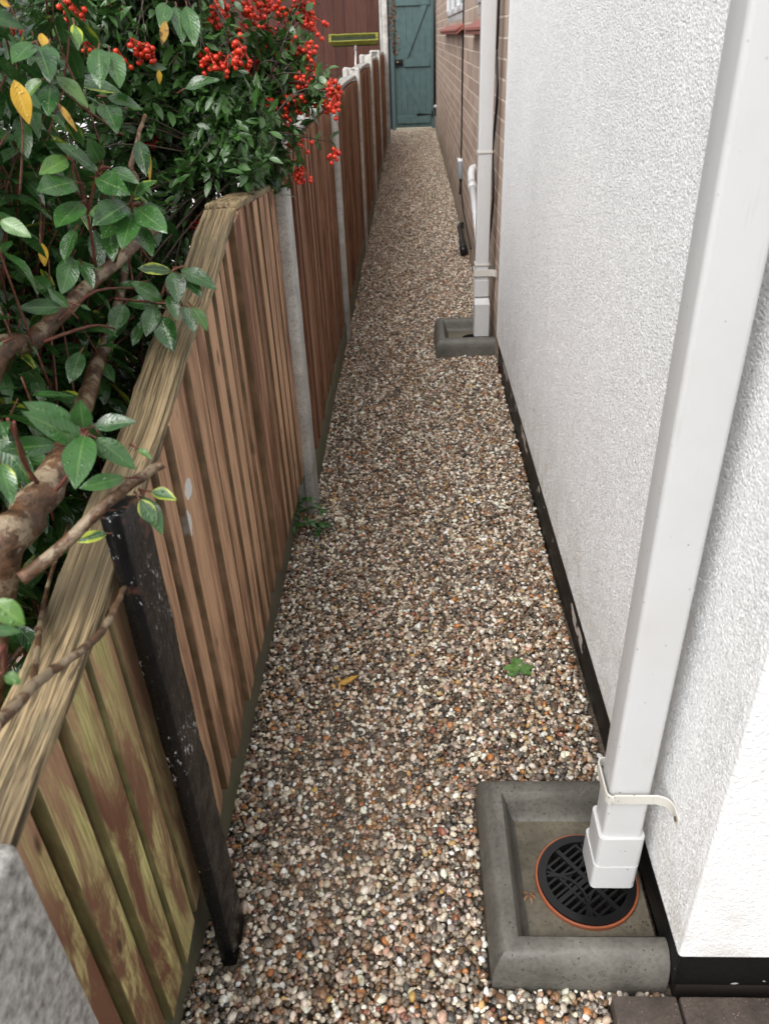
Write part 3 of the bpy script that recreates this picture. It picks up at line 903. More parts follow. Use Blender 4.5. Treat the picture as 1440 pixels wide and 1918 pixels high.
gt = thing('garden_gate', (0.03, 14.05, 0), 'teal painted boarded gate closing the far end of the path', 'gate')
gx0, gx1, gy = -0.255, 0.335, 14.05
m = MB()
nb = 6
for k in range(nb):
    a = gx0 + (gx1 - gx0) * k / nb; b = gx0 + (gx1 - gx0) * (k + 1) / nb
    m.box((a + .001, gy, 0.035), (b - .001, gy + .02, 2.1))
m.build('boards', M['teal_paint'], gt, 0.003, 1)
for (z0, z1) in ((0.09, 0.20), (0.89, 1.0), (1.7, 1.82)):
    m = MB(); m.box((gx0 + .03, gy - .022, z0), (gx1 - .03, gy - .001, z1)); m.build('ledge', M['teal_paint'], gt, 0.003, 1)
def brace(xa, za, xb, zb, wd=0.1):
    m = MB()
    m.add([(xa, gy - .020, za), (xa + wd, gy - .020, za), (xb + wd, gy - .020, zb), (xb, gy - .020, zb), (xa, gy - .001, za), (xa + wd, gy - .001, za), (xb + wd, gy - .001, zb), (xb, gy - .001, zb)],
          [(0, 1, 2, 3), (7, 6, 5, 4), (0, 4, 5, 1), (1, 5, 6, 2), (2, 6, 7, 3), (3, 7, 4, 0)])
    m.build('brace', M['teal_paint'], gt, 0.002, 1)
brace(0.17, 0.203, -0.2, 0.887); brace(-0.15, 1.003, 0.17, 1.697)
m = MB()
m.prism([(gx1 + .0, gy - .027), (gx1 + .0, gy - .0225), (gx1 - .25, gy - .0225), (gx1 - .25, gy - .027)][::-1], [.195, .195, .206, .206], [.235, .235, .216, .216])
m.box((gx1 - .008, gy - .030, .17), (gx1 + .018, gy - .0225, .262)); m.build('hinge', M['black_metal'], gt)
m = MB(); m.box((-0.252, gy - .05, .92), (-0.125, gy - .023, 1.0)); lk = m.build('lock', M['black_metal'], gt, 0.004, 2)
m = MB(); m.tube([(-0.205, gy - .051, .965), (-0.205, gy - .066, .965)], .011, 12); q_ = m.build('keyhole', M['brass'], None); q_.parent = lk; q_.matrix_parent_inverse = Matrix.Identity(4)
m = MB(); m.box((gx0 - .055, gy - .04, -.05), (gx0 - .004, gy + .05, 2.15)); m.box((gx1 + .004, gy - .02, -.05), (gx1 + .04, gy + .05, 2.15)); m.build('frame', M['teal_paint'], gt, 0.003, 1)
m = MB(); m.box((-0.25, 13.98, -.05), (0.33, 14.04, 0.03)); tag(m.build('door_step', M['pale_step'], None, 0.006, 2), 'pale worn step at the foot of the teal gate', 'step')
m = MB(); m.box((-1.2, 14.3, 0), (-0.32, 14.4, 2.3)); tag(m.build('gap_backing', M['navy_plastic'], None), 'dark sheet standing in for the shaded gap beyond the gate post', 'wall')  # dark sheet put in as the shade of the gap between tall post and gate

# ------------------------------------------------------------------ gullies
def gully(name, x0, x1, y0, y1, label, gx, gy_, gr):
    root = thing(name, ((x0 + x1) / 2, (y0 + y1) / 2, 0), label, 'drain gully', 'concrete gully surrounds under the downpipes')
    prof = [(0, -.08), (0, .045), (.003, .062), (.010, .076), (.021, .086), (.033, .089), (.043, .086), (.049, .078), (.053, .064), (.058, .045), (.064, .036), (.070, .032)]
    m = MB()
    vs = []
    for (o, z) in prof:
        vs += [(x1, y1 - o, z), (x0 + o, y1 - o, z), (x0 + o, y0 + o, z), (x1, y0 + o, z)]
    fs = []
    for i in range(len(prof) - 1):
        for k in range(3): fs.append((4 * i + k, 4 * i + k + 1, 4 * (i + 1) + k + 1, 4 * (i + 1) + k))
    m.add(vs, fs, True)
    o = m.build('rim', M['gully_concrete'], root)
    # subdivide lengthwise edges with a tiny irregularity
    bm = bmesh.new(); bm.from_mesh(o.data)
    bm.normal_update()
    bm.to_mesh(o.data); bm.free()
    o.data.set_sharp_from_angle(angle=R(35))
    # floor with a round outlet
    fx0, fx1, fy0, fy1 = x0 + .069, x1, y0 + .069, y1 - .069
    n = 64; zf = .0325
    vs = []
    for k in range(n):
        a = 2 * math.pi * k / n; c, s = math.cos(a), math.sin(a)
        t_ = min((fx1 - gx) / c if c > 1e-6 else 9, (fx0 - gx) / c if c < -1e-6 else 9, (fy1 - gy_) / s if s > 1e-6 else 9, (fy0 - gy_) / s if s < -1e-6 else 9)
        t_ = max(t_, gr + .0005)
        vs += [(gx + gr * c, gy_ + gr * s, zf), (gx + t_ * c, gy_ + t_ * s, zf)]
    # add rectangle corners by snapping the closest ray end
    for cx_, cy_ in ((fx0, fy0), (fx0, fy1), (fx1, fy0), (fx1, fy1)):
        j = min(range(1, 2 * n, 2), key=lambda i: (vs[i][0] - cx_) ** 2 + (vs[i][1] - cy_) ** 2)
        vs[j] = (cx_, cy_, zf)
    m = MB(); m.add(vs, [(2 * k, 2 * k + 1, 2 * ((k + 1) % n) + 1, 2 * ((k + 1) % n)) for k in range(n)])
    m.build('floor', M['gully_floor'], root)
    m = MB(); ring = []
    for z, r in ((zf, gr), (-.07, gr)): ring += [(gx + r * math.cos(2 * math.pi * k / n), gy_ + r * math.sin(2 * math.pi * k / n), z) for k in range(n)]
    m.add(ring, [(k, (k + 1) % n, n + (k + 1) % n, n + k) for k in range(n)] + [tuple(range(n, 2 * n))], True)
    m.build('outlet', M['void'], root)
    return root
def annulus(m, cx, cy, r0, r1, z0, z1, n=48, a0=0, a1=2 * math.pi):
    full = abs(a1 - a0 - 2 * math.pi) < 1e-6
    k_ = n if full else n + 1
    vs = []
    for k in range(k_):
        a = a0 + (a1 - a0) * k / n
        c, s = math.cos(a), math.sin(a)
        vs += [(cx + r0 * c, cy + r0 * s, z0), (cx + r1 * c, cy + r1 * s, z0), (cx + r1 * c, cy + r1 * s, z1), (cx + r0 * c, cy + r0 * s, z1)]
    fs = []
    for k in range(n):
        q = (k + 1) % k_
        for e in range(4): fs.append((4 * k + e, 4 * k + (e + 1) % 4, 4 * q + (e + 1) % 4, 4 * q + e))
    if not full: fs += [(3, 2, 1, 0), tuple(4 * n + e for e in range(4))]
    m.add(vs, fs)
GX, GY, GR = 0.287, 0.828, 0.090
ga = gully('drain_gully', 0.105, 0.382, 0.655, 1.02, 'grey concrete gully surround with a black round grate, at the house corner', GX, GY, GR)
gb_ = gully('drain_gully', 0.097, 0.382, 3.535, 3.90, 'smaller-looking far concrete gully surround by the brick wall', 0.29, 3.72, 0.06)
gr_ = thing('drain_grate', (GX, GY, 0.03), 'round black plastic grate with orange rim set in the near gully', 'drain grate')
m = MB(); annulus(m, GX, GY, 0.0856, 0.0895, 0.0, 0.040, 64); m.build('rim', M['terracotta_plastic'], gr_, 0.001, 1)
m = MB()
annulus(m, GX, GY, 0.071, 0.0850, 0.016, 0.043, 64)
def bar(p, q, wd, zt=0.040):
    p = Vector((*p, 0)); q = Vector((*q, 0)); d = (q - p).normalized(); s = Vector((-d.y, d.x, 0)) * wd / 2
    m.prism([(p - s)[:2], (q - s)[:2], (q + s)[:2], (p + s)[:2]], 0.017, zt)
ang = R(38)
ca, sa = math.cos(ang), math.sin(ang)
def loc(u, v): return (GX + u * ca - v * sa, GY + u * sa + v * ca)
rr = 0.0715
k = 0
for i, off in enumerate([-.058, -.046, -.034, -.022, -.010, .010, .022, .034, .046, .058]):
    L_ = math.sqrt(rr * rr - off * off)
    bar(loc(-L_, off), loc(L_, off), 0.0042, 0.0385 + 0.0003 * (i % 2))
bar(loc(-rr, 0), loc(rr, 0), 0.008, 0.0402); bar(loc(0, -rr), loc(0, rr), 0.008, 0.0406)
for s in (-1, 1): bar(loc(.036 * s, -.061), loc(.036 * s, .061), 0.0045, 0.0394)
for (u, v, a) in ((.071, 0, 180), (-.071, 0, 0), (0, .071, 270), (0, -.071, 90)):
    cx_, cy_ = loc(u, v); A = R(a) + ang
    annulus(m, cx_, cy_, .047, .0515, 0.0175, 0.0412 + 0.0003 * (abs(u) > 0), 20, A - R(68), A + R(68))
m.build('grille', M['black_plastic'], gr_)

# ------------------------------------------------------------------ downpipes
def rr_poly(x0, y0, x1, y1, r, n=4):
    out = []
    for cx_, cy_, a in ((x1 - r, y1 - r, 0), (x0 + r, y1 - r, 90), (x0 + r, y0 + r, 180), (x1 - r, y0 + r, 270)):
        for k in range(n + 1):
            t_ = R(a + 90 * k / n); out.append((cx_ + r * math.cos(t_), cy_ + r * math.sin(t_)))
    return out
def rtube(m, x0, y0, x1, y1, r, z0, z1, hollow=0.0, dx=0, dy=0):
    po = rr_poly(x0, y0, x1, y1, r); n = len(po)
    vs = [(p[0] + dx, p[1] + dy, z0) for p in po] + [(p[0], p[1], z1) for p in po]
    fs = [(i, (i + 1) % n, n + (i + 1) % n, n + i) for i in range(n)]
    m.add(vs, fs, True)
    m.add([(p[0], p[1], z1) for p in po], [tuple(range(n))]); m.add([(p[0] + dx, p[1] + dy, z0) for p in po], [tuple(range(n))[::-1]])
def strap(m, pts, zc, hgt, th):
    """flat strap following plan points, closed thickness"""
    pts = [Vector((*p, 0)) for p in pts]; n = len(pts); vs = []
    for i, p in enumerate(pts):
        d = (pts[min(i + 1, n - 1)] - pts[max(i - 1, 0)]).normalized(); s = Vector((-d.y, d.x, 0)) * th / 2
        for (q, z) in ((p - s, zc - hgt / 2), (p + s, zc - hgt / 2), (p + s, zc + hgt / 2), (p - s, zc + hgt / 2)): vs.append((q.x, q.y, z))
    m.add(vs, [(4 * i + k, 4 * i + (k + 1) % 4, 4 * (i + 1) + (k + 1) % 4, 4 * (i + 1) + k) for i in range(n - 1) for k in range(4)] + [(3, 2, 1, 0), tuple(4 * n - 4 + k for k in range(4))])
def arc(cx_, cy_, r, a0, a1, n=5): return [(cx_ + r * math.cos(R(a0 + (a1 - a0) * k / n)), cy_ + r * math.sin(R(a0 + (a1 - a0) * k / n))) for k in range(n + 1)]

dp = thing('downpipe', (0.313, 0.80, 0.11), 'thick white square downpipe ending over the round black grate', 'downpipe', 'white square downpipes on the house')
x0, x1, y0, y1 = 0.2815, 0.3435, 0.772, 0.826
m = MB(); rtube(m, x0, y0, x1, y1, .007, .20, 5.3); m.build('pipe', M['white_pvc'], dp)
m = MB(); rtube(m, x0 - .005, y0 - .005, x1 + .005, y1 + .006, .009, .168, .237)
rtube(m, x0 - .007, y0 - .0065, x1 + .0035, y1 + .014, .008, .113, .1675, dx=-.001, dy=-.001)
m.build('shoe', M['white_pvc'], dp)
m = MB()
b = .005
pts = [(.3695, .722), (.3695, .742)] + arc(.362, .752, .008, 0, 90)[0:0] + [(.368, .752), (.362, .760), (.350, .7645)] + [(x0 + .006, .765)] + arc(x0 + .005, .773, .011, 255, 180) + [(x0 - .006, .79), (x0 - .006, .82)] + arc(x0 + .005, .826, .011, 180, 105) + [(x0 + .006, .8365), (.345, .8365), (.356, .838), (.366, .845), (.3705, .862), (.3705, .885)]
strap(m, pts, .338, .020, .0028)
bk_ = m.build('bracket', M['old_pvc'], dp, .0008, 1)
m = MB(); m.tube([(.370, .731, .338), (.3665, .731, .338)], .004, 10); o = m.build('screw', M['screw'], None); o.parent = bk_; o.matrix_parent_inverse = Matrix.Identity(4)

dq = thing('downpipe', (0.315, 3.68, 0.08), 'slimmer-looking white downpipe against the brick wall over the far gully', 'downpipe', 'white square downpipes on the house')
x0, x1, y0, y1 = 0.284, 0.346, 3.645, 3.70
m = MB(); rtube(m, x0, y0, x1, y1, .006, .26, 5.3); m.build('pipe', M['white_pvc'], dq)
for zc in (.885, 1.47, .408):
    m = MB(); rtube(m, x0 - .004, y0 - .004, x1 + .004, y1 + .004, .007, zc - .004, zc + .004); m.build('joint', M['old_pvc'], dq)
m = MB(); rtube(m, x0 - .005, y0 - .005, x1 + .005, y1 + .005, .008, .262, .335)
rtube(m, x0 - .004, y0 - .055, x1 + .006, y1 - .02, .006, .085, .235)
m.prism([(x0 - .003, y0 - .054), (x1 + .005, y0 - .054), (x1 + .005, y1), (x0 - .003, y1)], [.2352] * 4, [.238, .238, .268, .268])
m.build('shoe', M['white_pvc'], dq, .002, 1)
m = MB(); strap(m, [(BX - .001, 3.61), (.374, 3.628), (.362, 3.638), (.346, 3.640), (x0, 3.640)] + arc(x0 + .002, 3.647, .0075, 265, 180) + [(x0 - .0055, 3.70), (x0 - .0045, 3.707), (.36, 3.707), (.376, 3.73)], .372, .03, .004)
m.build('bracket', M['old_pvc'], dq)

# waste pipe, cables, junction box, black drain fitting, knob
wp = thing('waste_pipe', (0.36, 5.3, 0.3), 'round white waste pipe bending out of the brick wall behind the far downpipe', 'pipe')
m = MB()
A_ = Vector((0.350,4.949,0.573)); B_ = Vector((0.350,4.290,0.360)); dv = (B_ - A_).normalized()
m.tube(bez([(.39, A_.y + .10, A_.z + .05), (.366, A_.y + .09, A_.z + .055), (.352, A_.y + .05, A_.z + .04), A_, A_ + dv * .04], 5), .023, 14); m.build('elbow', M['white_pvc'], wp)
m = MB(); m.tube([A_ + dv * .03, B_], .0195, 14); m.build('pipe', M['white_pvc'], wp)
m = MB(); m.tube([A_ + dv * .03, A_ + dv * .10], .0255, 14); m.build('collar', M['white_pvc'], wp)

jb = thing('junction_box', (0.37, 6.4, .45), 'small grey cable box on the brick wall', 'junction box')
m = MB(); m.box((.345, 6.33, .375), (.3775, 6.46, .50)); m.build('case', M['grey_plastic'], jb, .004, 2)
m = MB(); m.box((.342, 6.335, .49), (.3779, 6.455, .512)); m.build('cover', M['pane_white'], jb, .004, 2)
m = MB()
m.tube(bez([(.372, 6.38, 2.4), (.373, 6.39, 1.5), (.371, 6.40, 1.1), (.373, 6.42, .8), (.370, 6.41, .5)], 6), .006, 6)
tag(m.build('cable', M['black_cable'], None), 'straight black cable dropping into the small grey box', 'cable')
m = MB()
m.tube(bez([(.365, 6.40, .37), (.367, 6.42, .3), (.365, 6.44, .25)], 4), .007, 6)
m.tube(bez([(.366, 6.37, .37), (.368, 6.25, .28), (.37, 6.05, .2), (.372, 5.7, .16), (.371, 5.2, .12)], 5), .006, 6)
tag(m.build('cable', M['black_cable'], None), 'pair of black cable tails hanging under the grey box', 'cable')
m = MB()
m.tube(bez([(.370, 3.86, 3), (.371, 3.86, 1.45), (.370, 3.87, 1.25), (.372, 3.80, 1.1), (.3695, 3.84, .95), (.3685, 3.88, .85), (.372, 3.83, .68), (.368, 3.84, .55), (.366, 3.90, .42), (.37, 3.95, .2)], 6), .0055, 6)
tag(m.build('cable', M['black_cable'], None), 'wavy black cable running down beside the far downpipe', 'cable')
df = thing('drain_fitting', (0.33, 5.85, 0.05), 'black plastic pipe fitting lying at the foot of the brick wall', 'pipe fitting')
m = MB(); m.tube(bez([(.374, 6.10, .085), (.355, 6.08, .09), (.345, 6.0, .08), (.346, 5.8, .05), (.347, 5.6, .03)], 5), [.022] * 10 + [.017] * 6 + [.022] * 5, 12); m.build('pipe', M['black_plastic'], df)
m = MB(); m.tube([(.346, 5.72, .042), (.347, 5.5, .025)], .026, 14); m.build('socket', M['black_plastic'], df)
m = MB()
for (yy, r_) in ((13.2, .012), (13.6, .018)): m.tube([(.362, yy, .25 if r_ < .015 else .3), (.362, yy, 2.6)], r_, 8)
tag(m.build('conduit', M['black_cable'], None), 'dark pipes running down the wall end next to the gate', 'pipe')
m = MB(); m.tube([(.376, 12.9, .40), (.35, 12.9, .40), (.335, 12.9, .39)], [.02, .028, .012], 10)
tag(m.build('wall_knob', M['alloy'], None), 'small pale outlet knob low on the brick wall near the gate', 'outlet')

# ------------------------------------------------------------------ leaves
class Leaves:
    def __init__(s, na=4, nl=7):
        s.na, s.nl = na, nl
        s.V = []; s.UV = []
    def add(s, base, d, nrm, L, W, fold=0.25, droop=0.25, twist=0.0, wave=0.0):
        base = np.array(base, float); d = np.array(d, float); d /= np.linalg.norm(d)
        nrm = np.array(nrm, float); nrm -= d * nrm.dot(d)
        q = np.linalg.norm(nrm)
        if q < 1e-3: nrm = np.cross(d, [0.3, 0.5, 0.8]); q = np.linalg.norm(nrm)
        nrm /= q
        sd_ = np.cross(d, nrm)
        t = np.linspace(0, 1, s.nl + 1)[:, None]
        a = np.linspace(-1, 1, s.na + 1)[None, :]
        wd = (np.sin(np.pi * np.clip(t, 0, 1) ** 0.85) ** 0.85) * 0.5 * W
        wd = np.maximum(wd, 0.0006)
        x = a * wd * (1 + 0 * t)
        h = fold * np.abs(x) - droop * L * t ** 2 + wave * L * np.sin(t * 9 + a * 2) * np.abs(a)
        z = t * L * (1 - 0.25 * droop * t) + 0 * a
        ang = twist * t
        xs = x * np.cos(ang); hs_ = h + x * np.sin(ang)
        P_ = base + z[..., None] * d + xs[..., None] * sd_ + hs_[..., None] * nrm
        s.V.append(P_.reshape(-1, 3))
    def build(s, name, mat, parent=None):
        n = len(s.V); k = (s.na + 1) * (s.nl + 1)
        V = np.concatenate(s.V)
        w_ = s.na + 1
        q = np.array([(j * w_ + i, j * w_ + i + 1, (j + 1) * w_ + i + 1, (j + 1) * w_ + i) for j in range(s.nl) for i in range(s.na)])
        F = (q[None] + (np.arange(n) * k)[:, None, None]).reshape(-1, 4)
        me = bpy.data.meshes.new(name)
        me.vertices.add(len(V)); me.vertices.foreach_set('co', V.astype(np.float32).ravel())
        me.loops.add(F.size); me.loops.foreach_set('vertex_index', F.astype(np.int32).ravel())
        me.polygons.add(len(F)); me.polygons.foreach_set('loop_start', np.arange(0, F.size, 4, dtype=np.int32)); me.polygons.foreach_set('loop_total', np.full(len(F), 4, np.int32))
        me.polygons.foreach_set('use_smooth', np.ones(len(F), bool))
        u = np.tile(np.linspace(0, 1, w_), s.nl + 1); v = np.repeat(np.linspace(0, 1, s.nl + 1), w_)
        uvk = np.stack([u, v], 1)
        uv = np.tile(uvk, (n, 1))[F.ravel()]
        lay = me.uv_layers.new(name='UVMap'); lay.data.foreach_set('uv', uv.astype(np.float32).ravel())
        me.update(calc_edges=True); me.validate()
        me.materials.append(mat)
        o = bpy.data.objects.new(name, me); COL.objects.link(o)
        if parent: attach(o, parent)
        return o
def rdir(r): 
    v = r.normal(size=3); return v / np.linalg.norm(v)

# laurel-like shrub leaning over the near panel
la = thing('laurel_shrub', (-0.68, 0.75, -0.03), 'glossy dark green big-leaved shrub with thick brown branches beside the weathered panel', 'shrub')
trunk = MB(); twig = MB()
def limb(pts, r0, r1, mb=None, n=9):
    c = bez(pts, 5)
    c = [p + Vector((random.gauss(0, r0 * .07), random.gauss(0, r0 * .07), random.gauss(0, r0 * .07))) for p in c]
    (mb or trunk).tube(c, [r0 + (r1 - r0) * i / (len(c) - 1) for i in range(len(c))], n)
limb([(-0.66, 0.62, -0.05), (-0.62, 0.62, 0.35), (-0.446,0.628,0.864), (-0.425,0.692,0.898), (-0.418,0.771,0.917), (-0.435,0.872,0.912), (-0.483,1.076,0.915), (-0.501,1.248,0.942), (-0.519,1.426,1.014)], .030, .006)
limb([(-0.70, 0.75, -0.05), (-0.72, 0.72, 0.5), (-0.518,0.845,0.984), (-0.497,0.951,1.009), (-0.483,1.056,1.026), (-0.456,1.185,1.052), (-0.431,1.360,1.071)], .017, .008)
limb([(-0.75, 0.9, -0.05), (-0.78, 0.95, 0.6), (-0.574,1.576,1.052), (-0.559,1.646,1.129), (-0.548,1.763,1.209)], .012, .004, None, 7)
limb([(-0.401,0.612,0.878), (-0.370,0.642,0.893), (-0.330,0.675,0.923), (-0.298,0.711,0.937), (-0.276,0.730,0.944)], .0075, .0052)
limb([(-0.317,0.393,0.905), (-0.319,0.464,0.882), (-0.318,0.498,0.868), (-0.308,0.550,0.854), (-0.312,0.608,0.842), (-0.326,0.669,0.823)], .0055, .0028)
limb([(-0.360,0.512,0.832), (-0.403,0.607,0.801), (-0.441,0.716,0.789), (-0.462,0.844,0.797)], .004, .002)
limb([(-0.534,0.694,0.665), (-0.499,0.744,0.691), (-0.467,0.803,0.741), (-0.477,0.877,0.759)], .005, .002)
# red petioled twigs of the leading shoots
H_ = []   # hero leaves: base, tip, width ratio, bright
def hero(lst, da, db, wr=0.42):
    for (bx, by_, tx, ty, br_) in lst: H_.append((bx, by_, tx, ty, da, db, wr, br_))
HERO = [
 # near whorl over the trunk
 ((-0.324,0.661,1.017), (-0.368,0.653,1.050), .42, 2), ((-0.324,0.656,1.007), (-0.355,0.630,1.051), .46, 0), ((-0.321,0.664,1.019), (-0.314,0.657,1.050), .55, 0), ((-0.313,0.668,1.019), (-0.273,0.673,1.018), .42, 0),
 ((-0.316,0.653,1.017), (-0.306,0.587,1.000), .40, 0), ((-0.311,0.663,1.009), (-0.280,0.659,0.974), .40, 0), ((-0.361,0.680,0.994), (-0.396,0.641,1.005), .36, 0), ((-0.316,0.682,1.003), (-0.316,0.688,0.966), .42, 0),
 ((-0.306,0.694,0.947), (-0.343,0.666,0.949), .36, 0), ((-0.303,0.738,0.959), (-0.287,0.728,0.950), .35, 1), ((-0.285,0.703,0.925), (-0.258,0.697,0.917), .45, 0), ((-0.296,0.695,0.920), (-0.282,0.685,0.893), .5, 0), ((-0.296,0.706,0.917), (-0.275,0.682,0.884), .38, 0),
 ((-0.343,0.697,0.876), (-0.373,0.681,0.874), .36, 0), ((-0.339,0.543,1.047), (-0.322,0.515,1.024), .36, 2), ((-0.337,0.558,1.076), (-0.324,0.539,1.071), .5, 0),
 ((-0.295,0.412,1.008), (-0.277,0.407,0.988), .55, 1), ((-0.296,0.398,0.993), (-0.279,0.404,0.985), .4, 0), ((-0.296,0.395,0.955), (-0.286,0.394,0.946), .6, 1), ((-0.266,0.560,1.352), (-0.244,0.570,1.341), .40, 0),
 # shoot over the rail
 ((-0.355,1.160,0.989), (-0.335,1.134,0.956), .42, 2), ((-0.342,1.163,0.986), (-0.318,1.139,0.957), .45, 1), ((-0.377,1.168,1.004), (-0.362,1.142,0.972), .42, 2), ((-0.359,1.193,1.037), (-0.306,1.179,1.006), .40, 2),
 ((-0.369,1.189,1.034), (-0.358,1.151,0.998), .52, 0), ((-0.373,1.188,1.035), (-0.416,1.165,1.043), .36, 0), ((-0.391,1.172,0.995), (-0.428,1.156,1.025), .46, 0), ((-0.391,1.169,0.985), (-0.453,1.171,0.993), .38, 0),
 ((-0.390,1.155,0.975), (-0.371,1.115,0.933), .52, 0), ((-0.401,1.166,0.987), (-0.406,1.122,0.957), .48, 0), ((-0.446,1.163,0.993), (-0.455,1.117,0.965), .5, 0), ((-0.355,1.191,1.023), (-0.327,1.171,0.999), .45, 0),
 ((-0.425,1.189,1.020), (-0.461,1.173,1.011), .36, 0), ((-0.426,1.172,0.964), (-0.437,1.136,0.934), .36, 0), ((-0.447,1.165,0.967), (-0.480,1.142,0.937), .36, 0), ((-0.457,0.995,0.978), (-0.459,0.949,0.952), .42, 0),
 # upper whorls
 ((-0.397,1.039,1.198), (-0.438,1.027,1.236), .40, 0), ((-0.395,1.051,1.207), (-0.392,1.023,1.233), .55, 0), ((-0.389,1.053,1.198), (-0.346,1.034,1.184), .42, 0), ((-0.399,1.037,1.191), (-0.350,0.999,1.172), .40, 0),
 ((-0.422,1.028,1.188), (-0.441,0.964,1.186), .48, 0), ((-0.430,1.038,1.214), (-0.449,0.996,1.199), .45, 1), ((-0.368,1.044,1.157), (-0.390,0.979,1.143), .45, 0), ((-0.360,1.047,1.163), (-0.326,1.040,1.185), .55, 0),
 ((-0.360,1.046,1.153), (-0.313,1.002,1.125), .42, 0), ((-0.363,1.044,1.147), (-0.363,0.983,1.114), .40, 0), ((-0.420,1.025,1.165), (-0.430,0.962,1.143), .46, 0), ((-0.376,1.051,1.151), (-0.407,1.006,1.150), .36, 1),
 ((-0.354,1.058,1.153), (-0.329,1.065,1.142), .42, 0), ((-0.384,1.047,1.145), (-0.394,1.005,1.121), .40, 0), ((-0.432,0.833,1.181), (-0.401,0.823,1.164), .42, 1), ((-0.397,1.038,1.126), (-0.387,1.003,1.098), .42, 0),
 ((-0.365,1.051,1.131), (-0.341,1.019,1.096), .42, 0), ((-0.436,1.023,1.132), (-0.442,0.981,1.102), .40, 0), ((-0.440,1.005,1.103), (-0.447,0.969,1.064), .46, 0), ((-0.430,1.007,1.092), (-0.413,0.985,1.068), .4, 0),
 ((-0.452,0.963,1.050), (-0.487,0.924,1.056), .36, 0), ((-0.445,0.966,1.048), (-0.465,0.963,1.073), .4, 0), ((-0.430,1.326,1.204), (-0.414,1.284,1.157), .36, 0), ((-0.431,0.972,1.049), (-0.420,0.975,1.041), .42, 0),
 ((-0.447,0.794,1.063), (-0.460,0.784,1.055), .3, 0), ((-0.413,1.019,1.305), (-0.379,1.010,1.273), .38, 1), ((-0.413,1.020,1.336), (-0.406,0.979,1.301), .4, 0), ((-0.428,1.013,1.301), (-0.450,1.003,1.284), .5, 1), ((-0.420,1.016,1.297), (-0.414,0.974,1.267), .4, 0),
 ((-0.424,1.015,1.336), (-0.399,0.971,1.301), .38, 0), ((-0.429,1.013,1.338), (-0.434,0.967,1.318), .45, 0), ((-0.402,1.129,1.267), (-0.376,1.083,1.239), .46, 0), ((-0.398,1.131,1.276), (-0.353,1.124,1.260), .36, 0), ((-0.396,1.133,1.330), (-0.386,1.083,1.290), .42, 0),
 ((-0.384,1.137,1.326), (-0.364,1.090,1.286), .40, 0), ((-0.383,1.031,1.354), (-0.375,1.013,1.333), .42, 1), ((-0.370,1.453,1.382), (-0.355,1.406,1.332), .35, 0), ((-0.354,1.457,1.382), (-0.339,1.410,1.327), .35, 0), ((-0.385,1.449,1.386), (-0.382,1.399,1.354), .4, 0), ((-0.377,1.450,1.267), (-0.316,1.445,1.277), .36, 0),
]
lv = Leaves(4, 9); lvb = Leaves(4, 9)
camp = np.array([0, 0, 1.33])
nodes = []
for (b_, t_, wr, kind) in HERO:
    b_ = np.array(b_); t_ = np.array(t_); d = t_ - b_; Ln = np.linalg.norm(d)
    view = camp - (b_ + t_) / 2; view /= np.linalg.norm(view)
    nr = view * 0.75 + np.array([0.1, -0.15, 0.75]) + rng.normal(0, .22, 3)
    (lvb if kind == 1 else lv).add(b_, d + np.array([0, 0, .12 * Ln]), nr, Ln * 1.02, Ln * wr * 1.12, rng.uniform(.12, .4), rng.uniform(.05, .2), rng.normal(0, .25), rng.uniform(.01, .03))
    bk2 = b_ - d / Ln * 0.014 + np.array([0, 0, -.004])
    twig.tube([bk2, b_, b_ + d * .04], [.0013, .0011, .0008], 5)
shoots = [
 [(-0.387,0.662,0.964), (-0.380,0.650,1.006), (-0.370,0.626,1.048)], [(-0.372,0.673,0.945), (-0.346,0.677,0.973), (-0.316,0.663,1.014)], [(-0.378,0.655,0.965), (-0.371,0.630,1.005), (-0.347,0.595,1.059)],
 [(-0.444,1.124,1.013), (-0.408,1.166,0.995), (-0.350,1.161,0.988)], [(-0.396,1.181,0.994), (-0.373,1.188,1.033), (-0.353,1.196,1.040)], [(-0.478,1.000,1.021), (-0.449,1.074,1.039), (-0.421,1.167,1.016)],
 [(-0.445,1.084,1.070), (-0.430,1.061,1.144), (-0.424,1.040,1.205), (-0.430,1.039,1.218)], [(-0.430,1.061,1.144), (-0.402,1.047,1.191), (-0.390,1.042,1.203)], [(-0.438,1.140,1.063), (-0.387,1.074,1.127), (-0.361,1.046,1.156), (-0.357,1.058,1.156)], [(-0.391,1.042,1.203), (-0.383,1.055,1.199)],
 [(-0.292,0.383,0.972), (-0.288,0.395,0.982), (-0.296,0.395,0.955)], [(-0.477,0.939,1.013), (-0.441,1.012,1.009), (-0.431,1.066,0.987)],
]
for sh in shoots:
    c = bez(sh, 4); twig.tube(c, [.0024 - .0011 * i / len(c) for i in range(len(c))], 6)
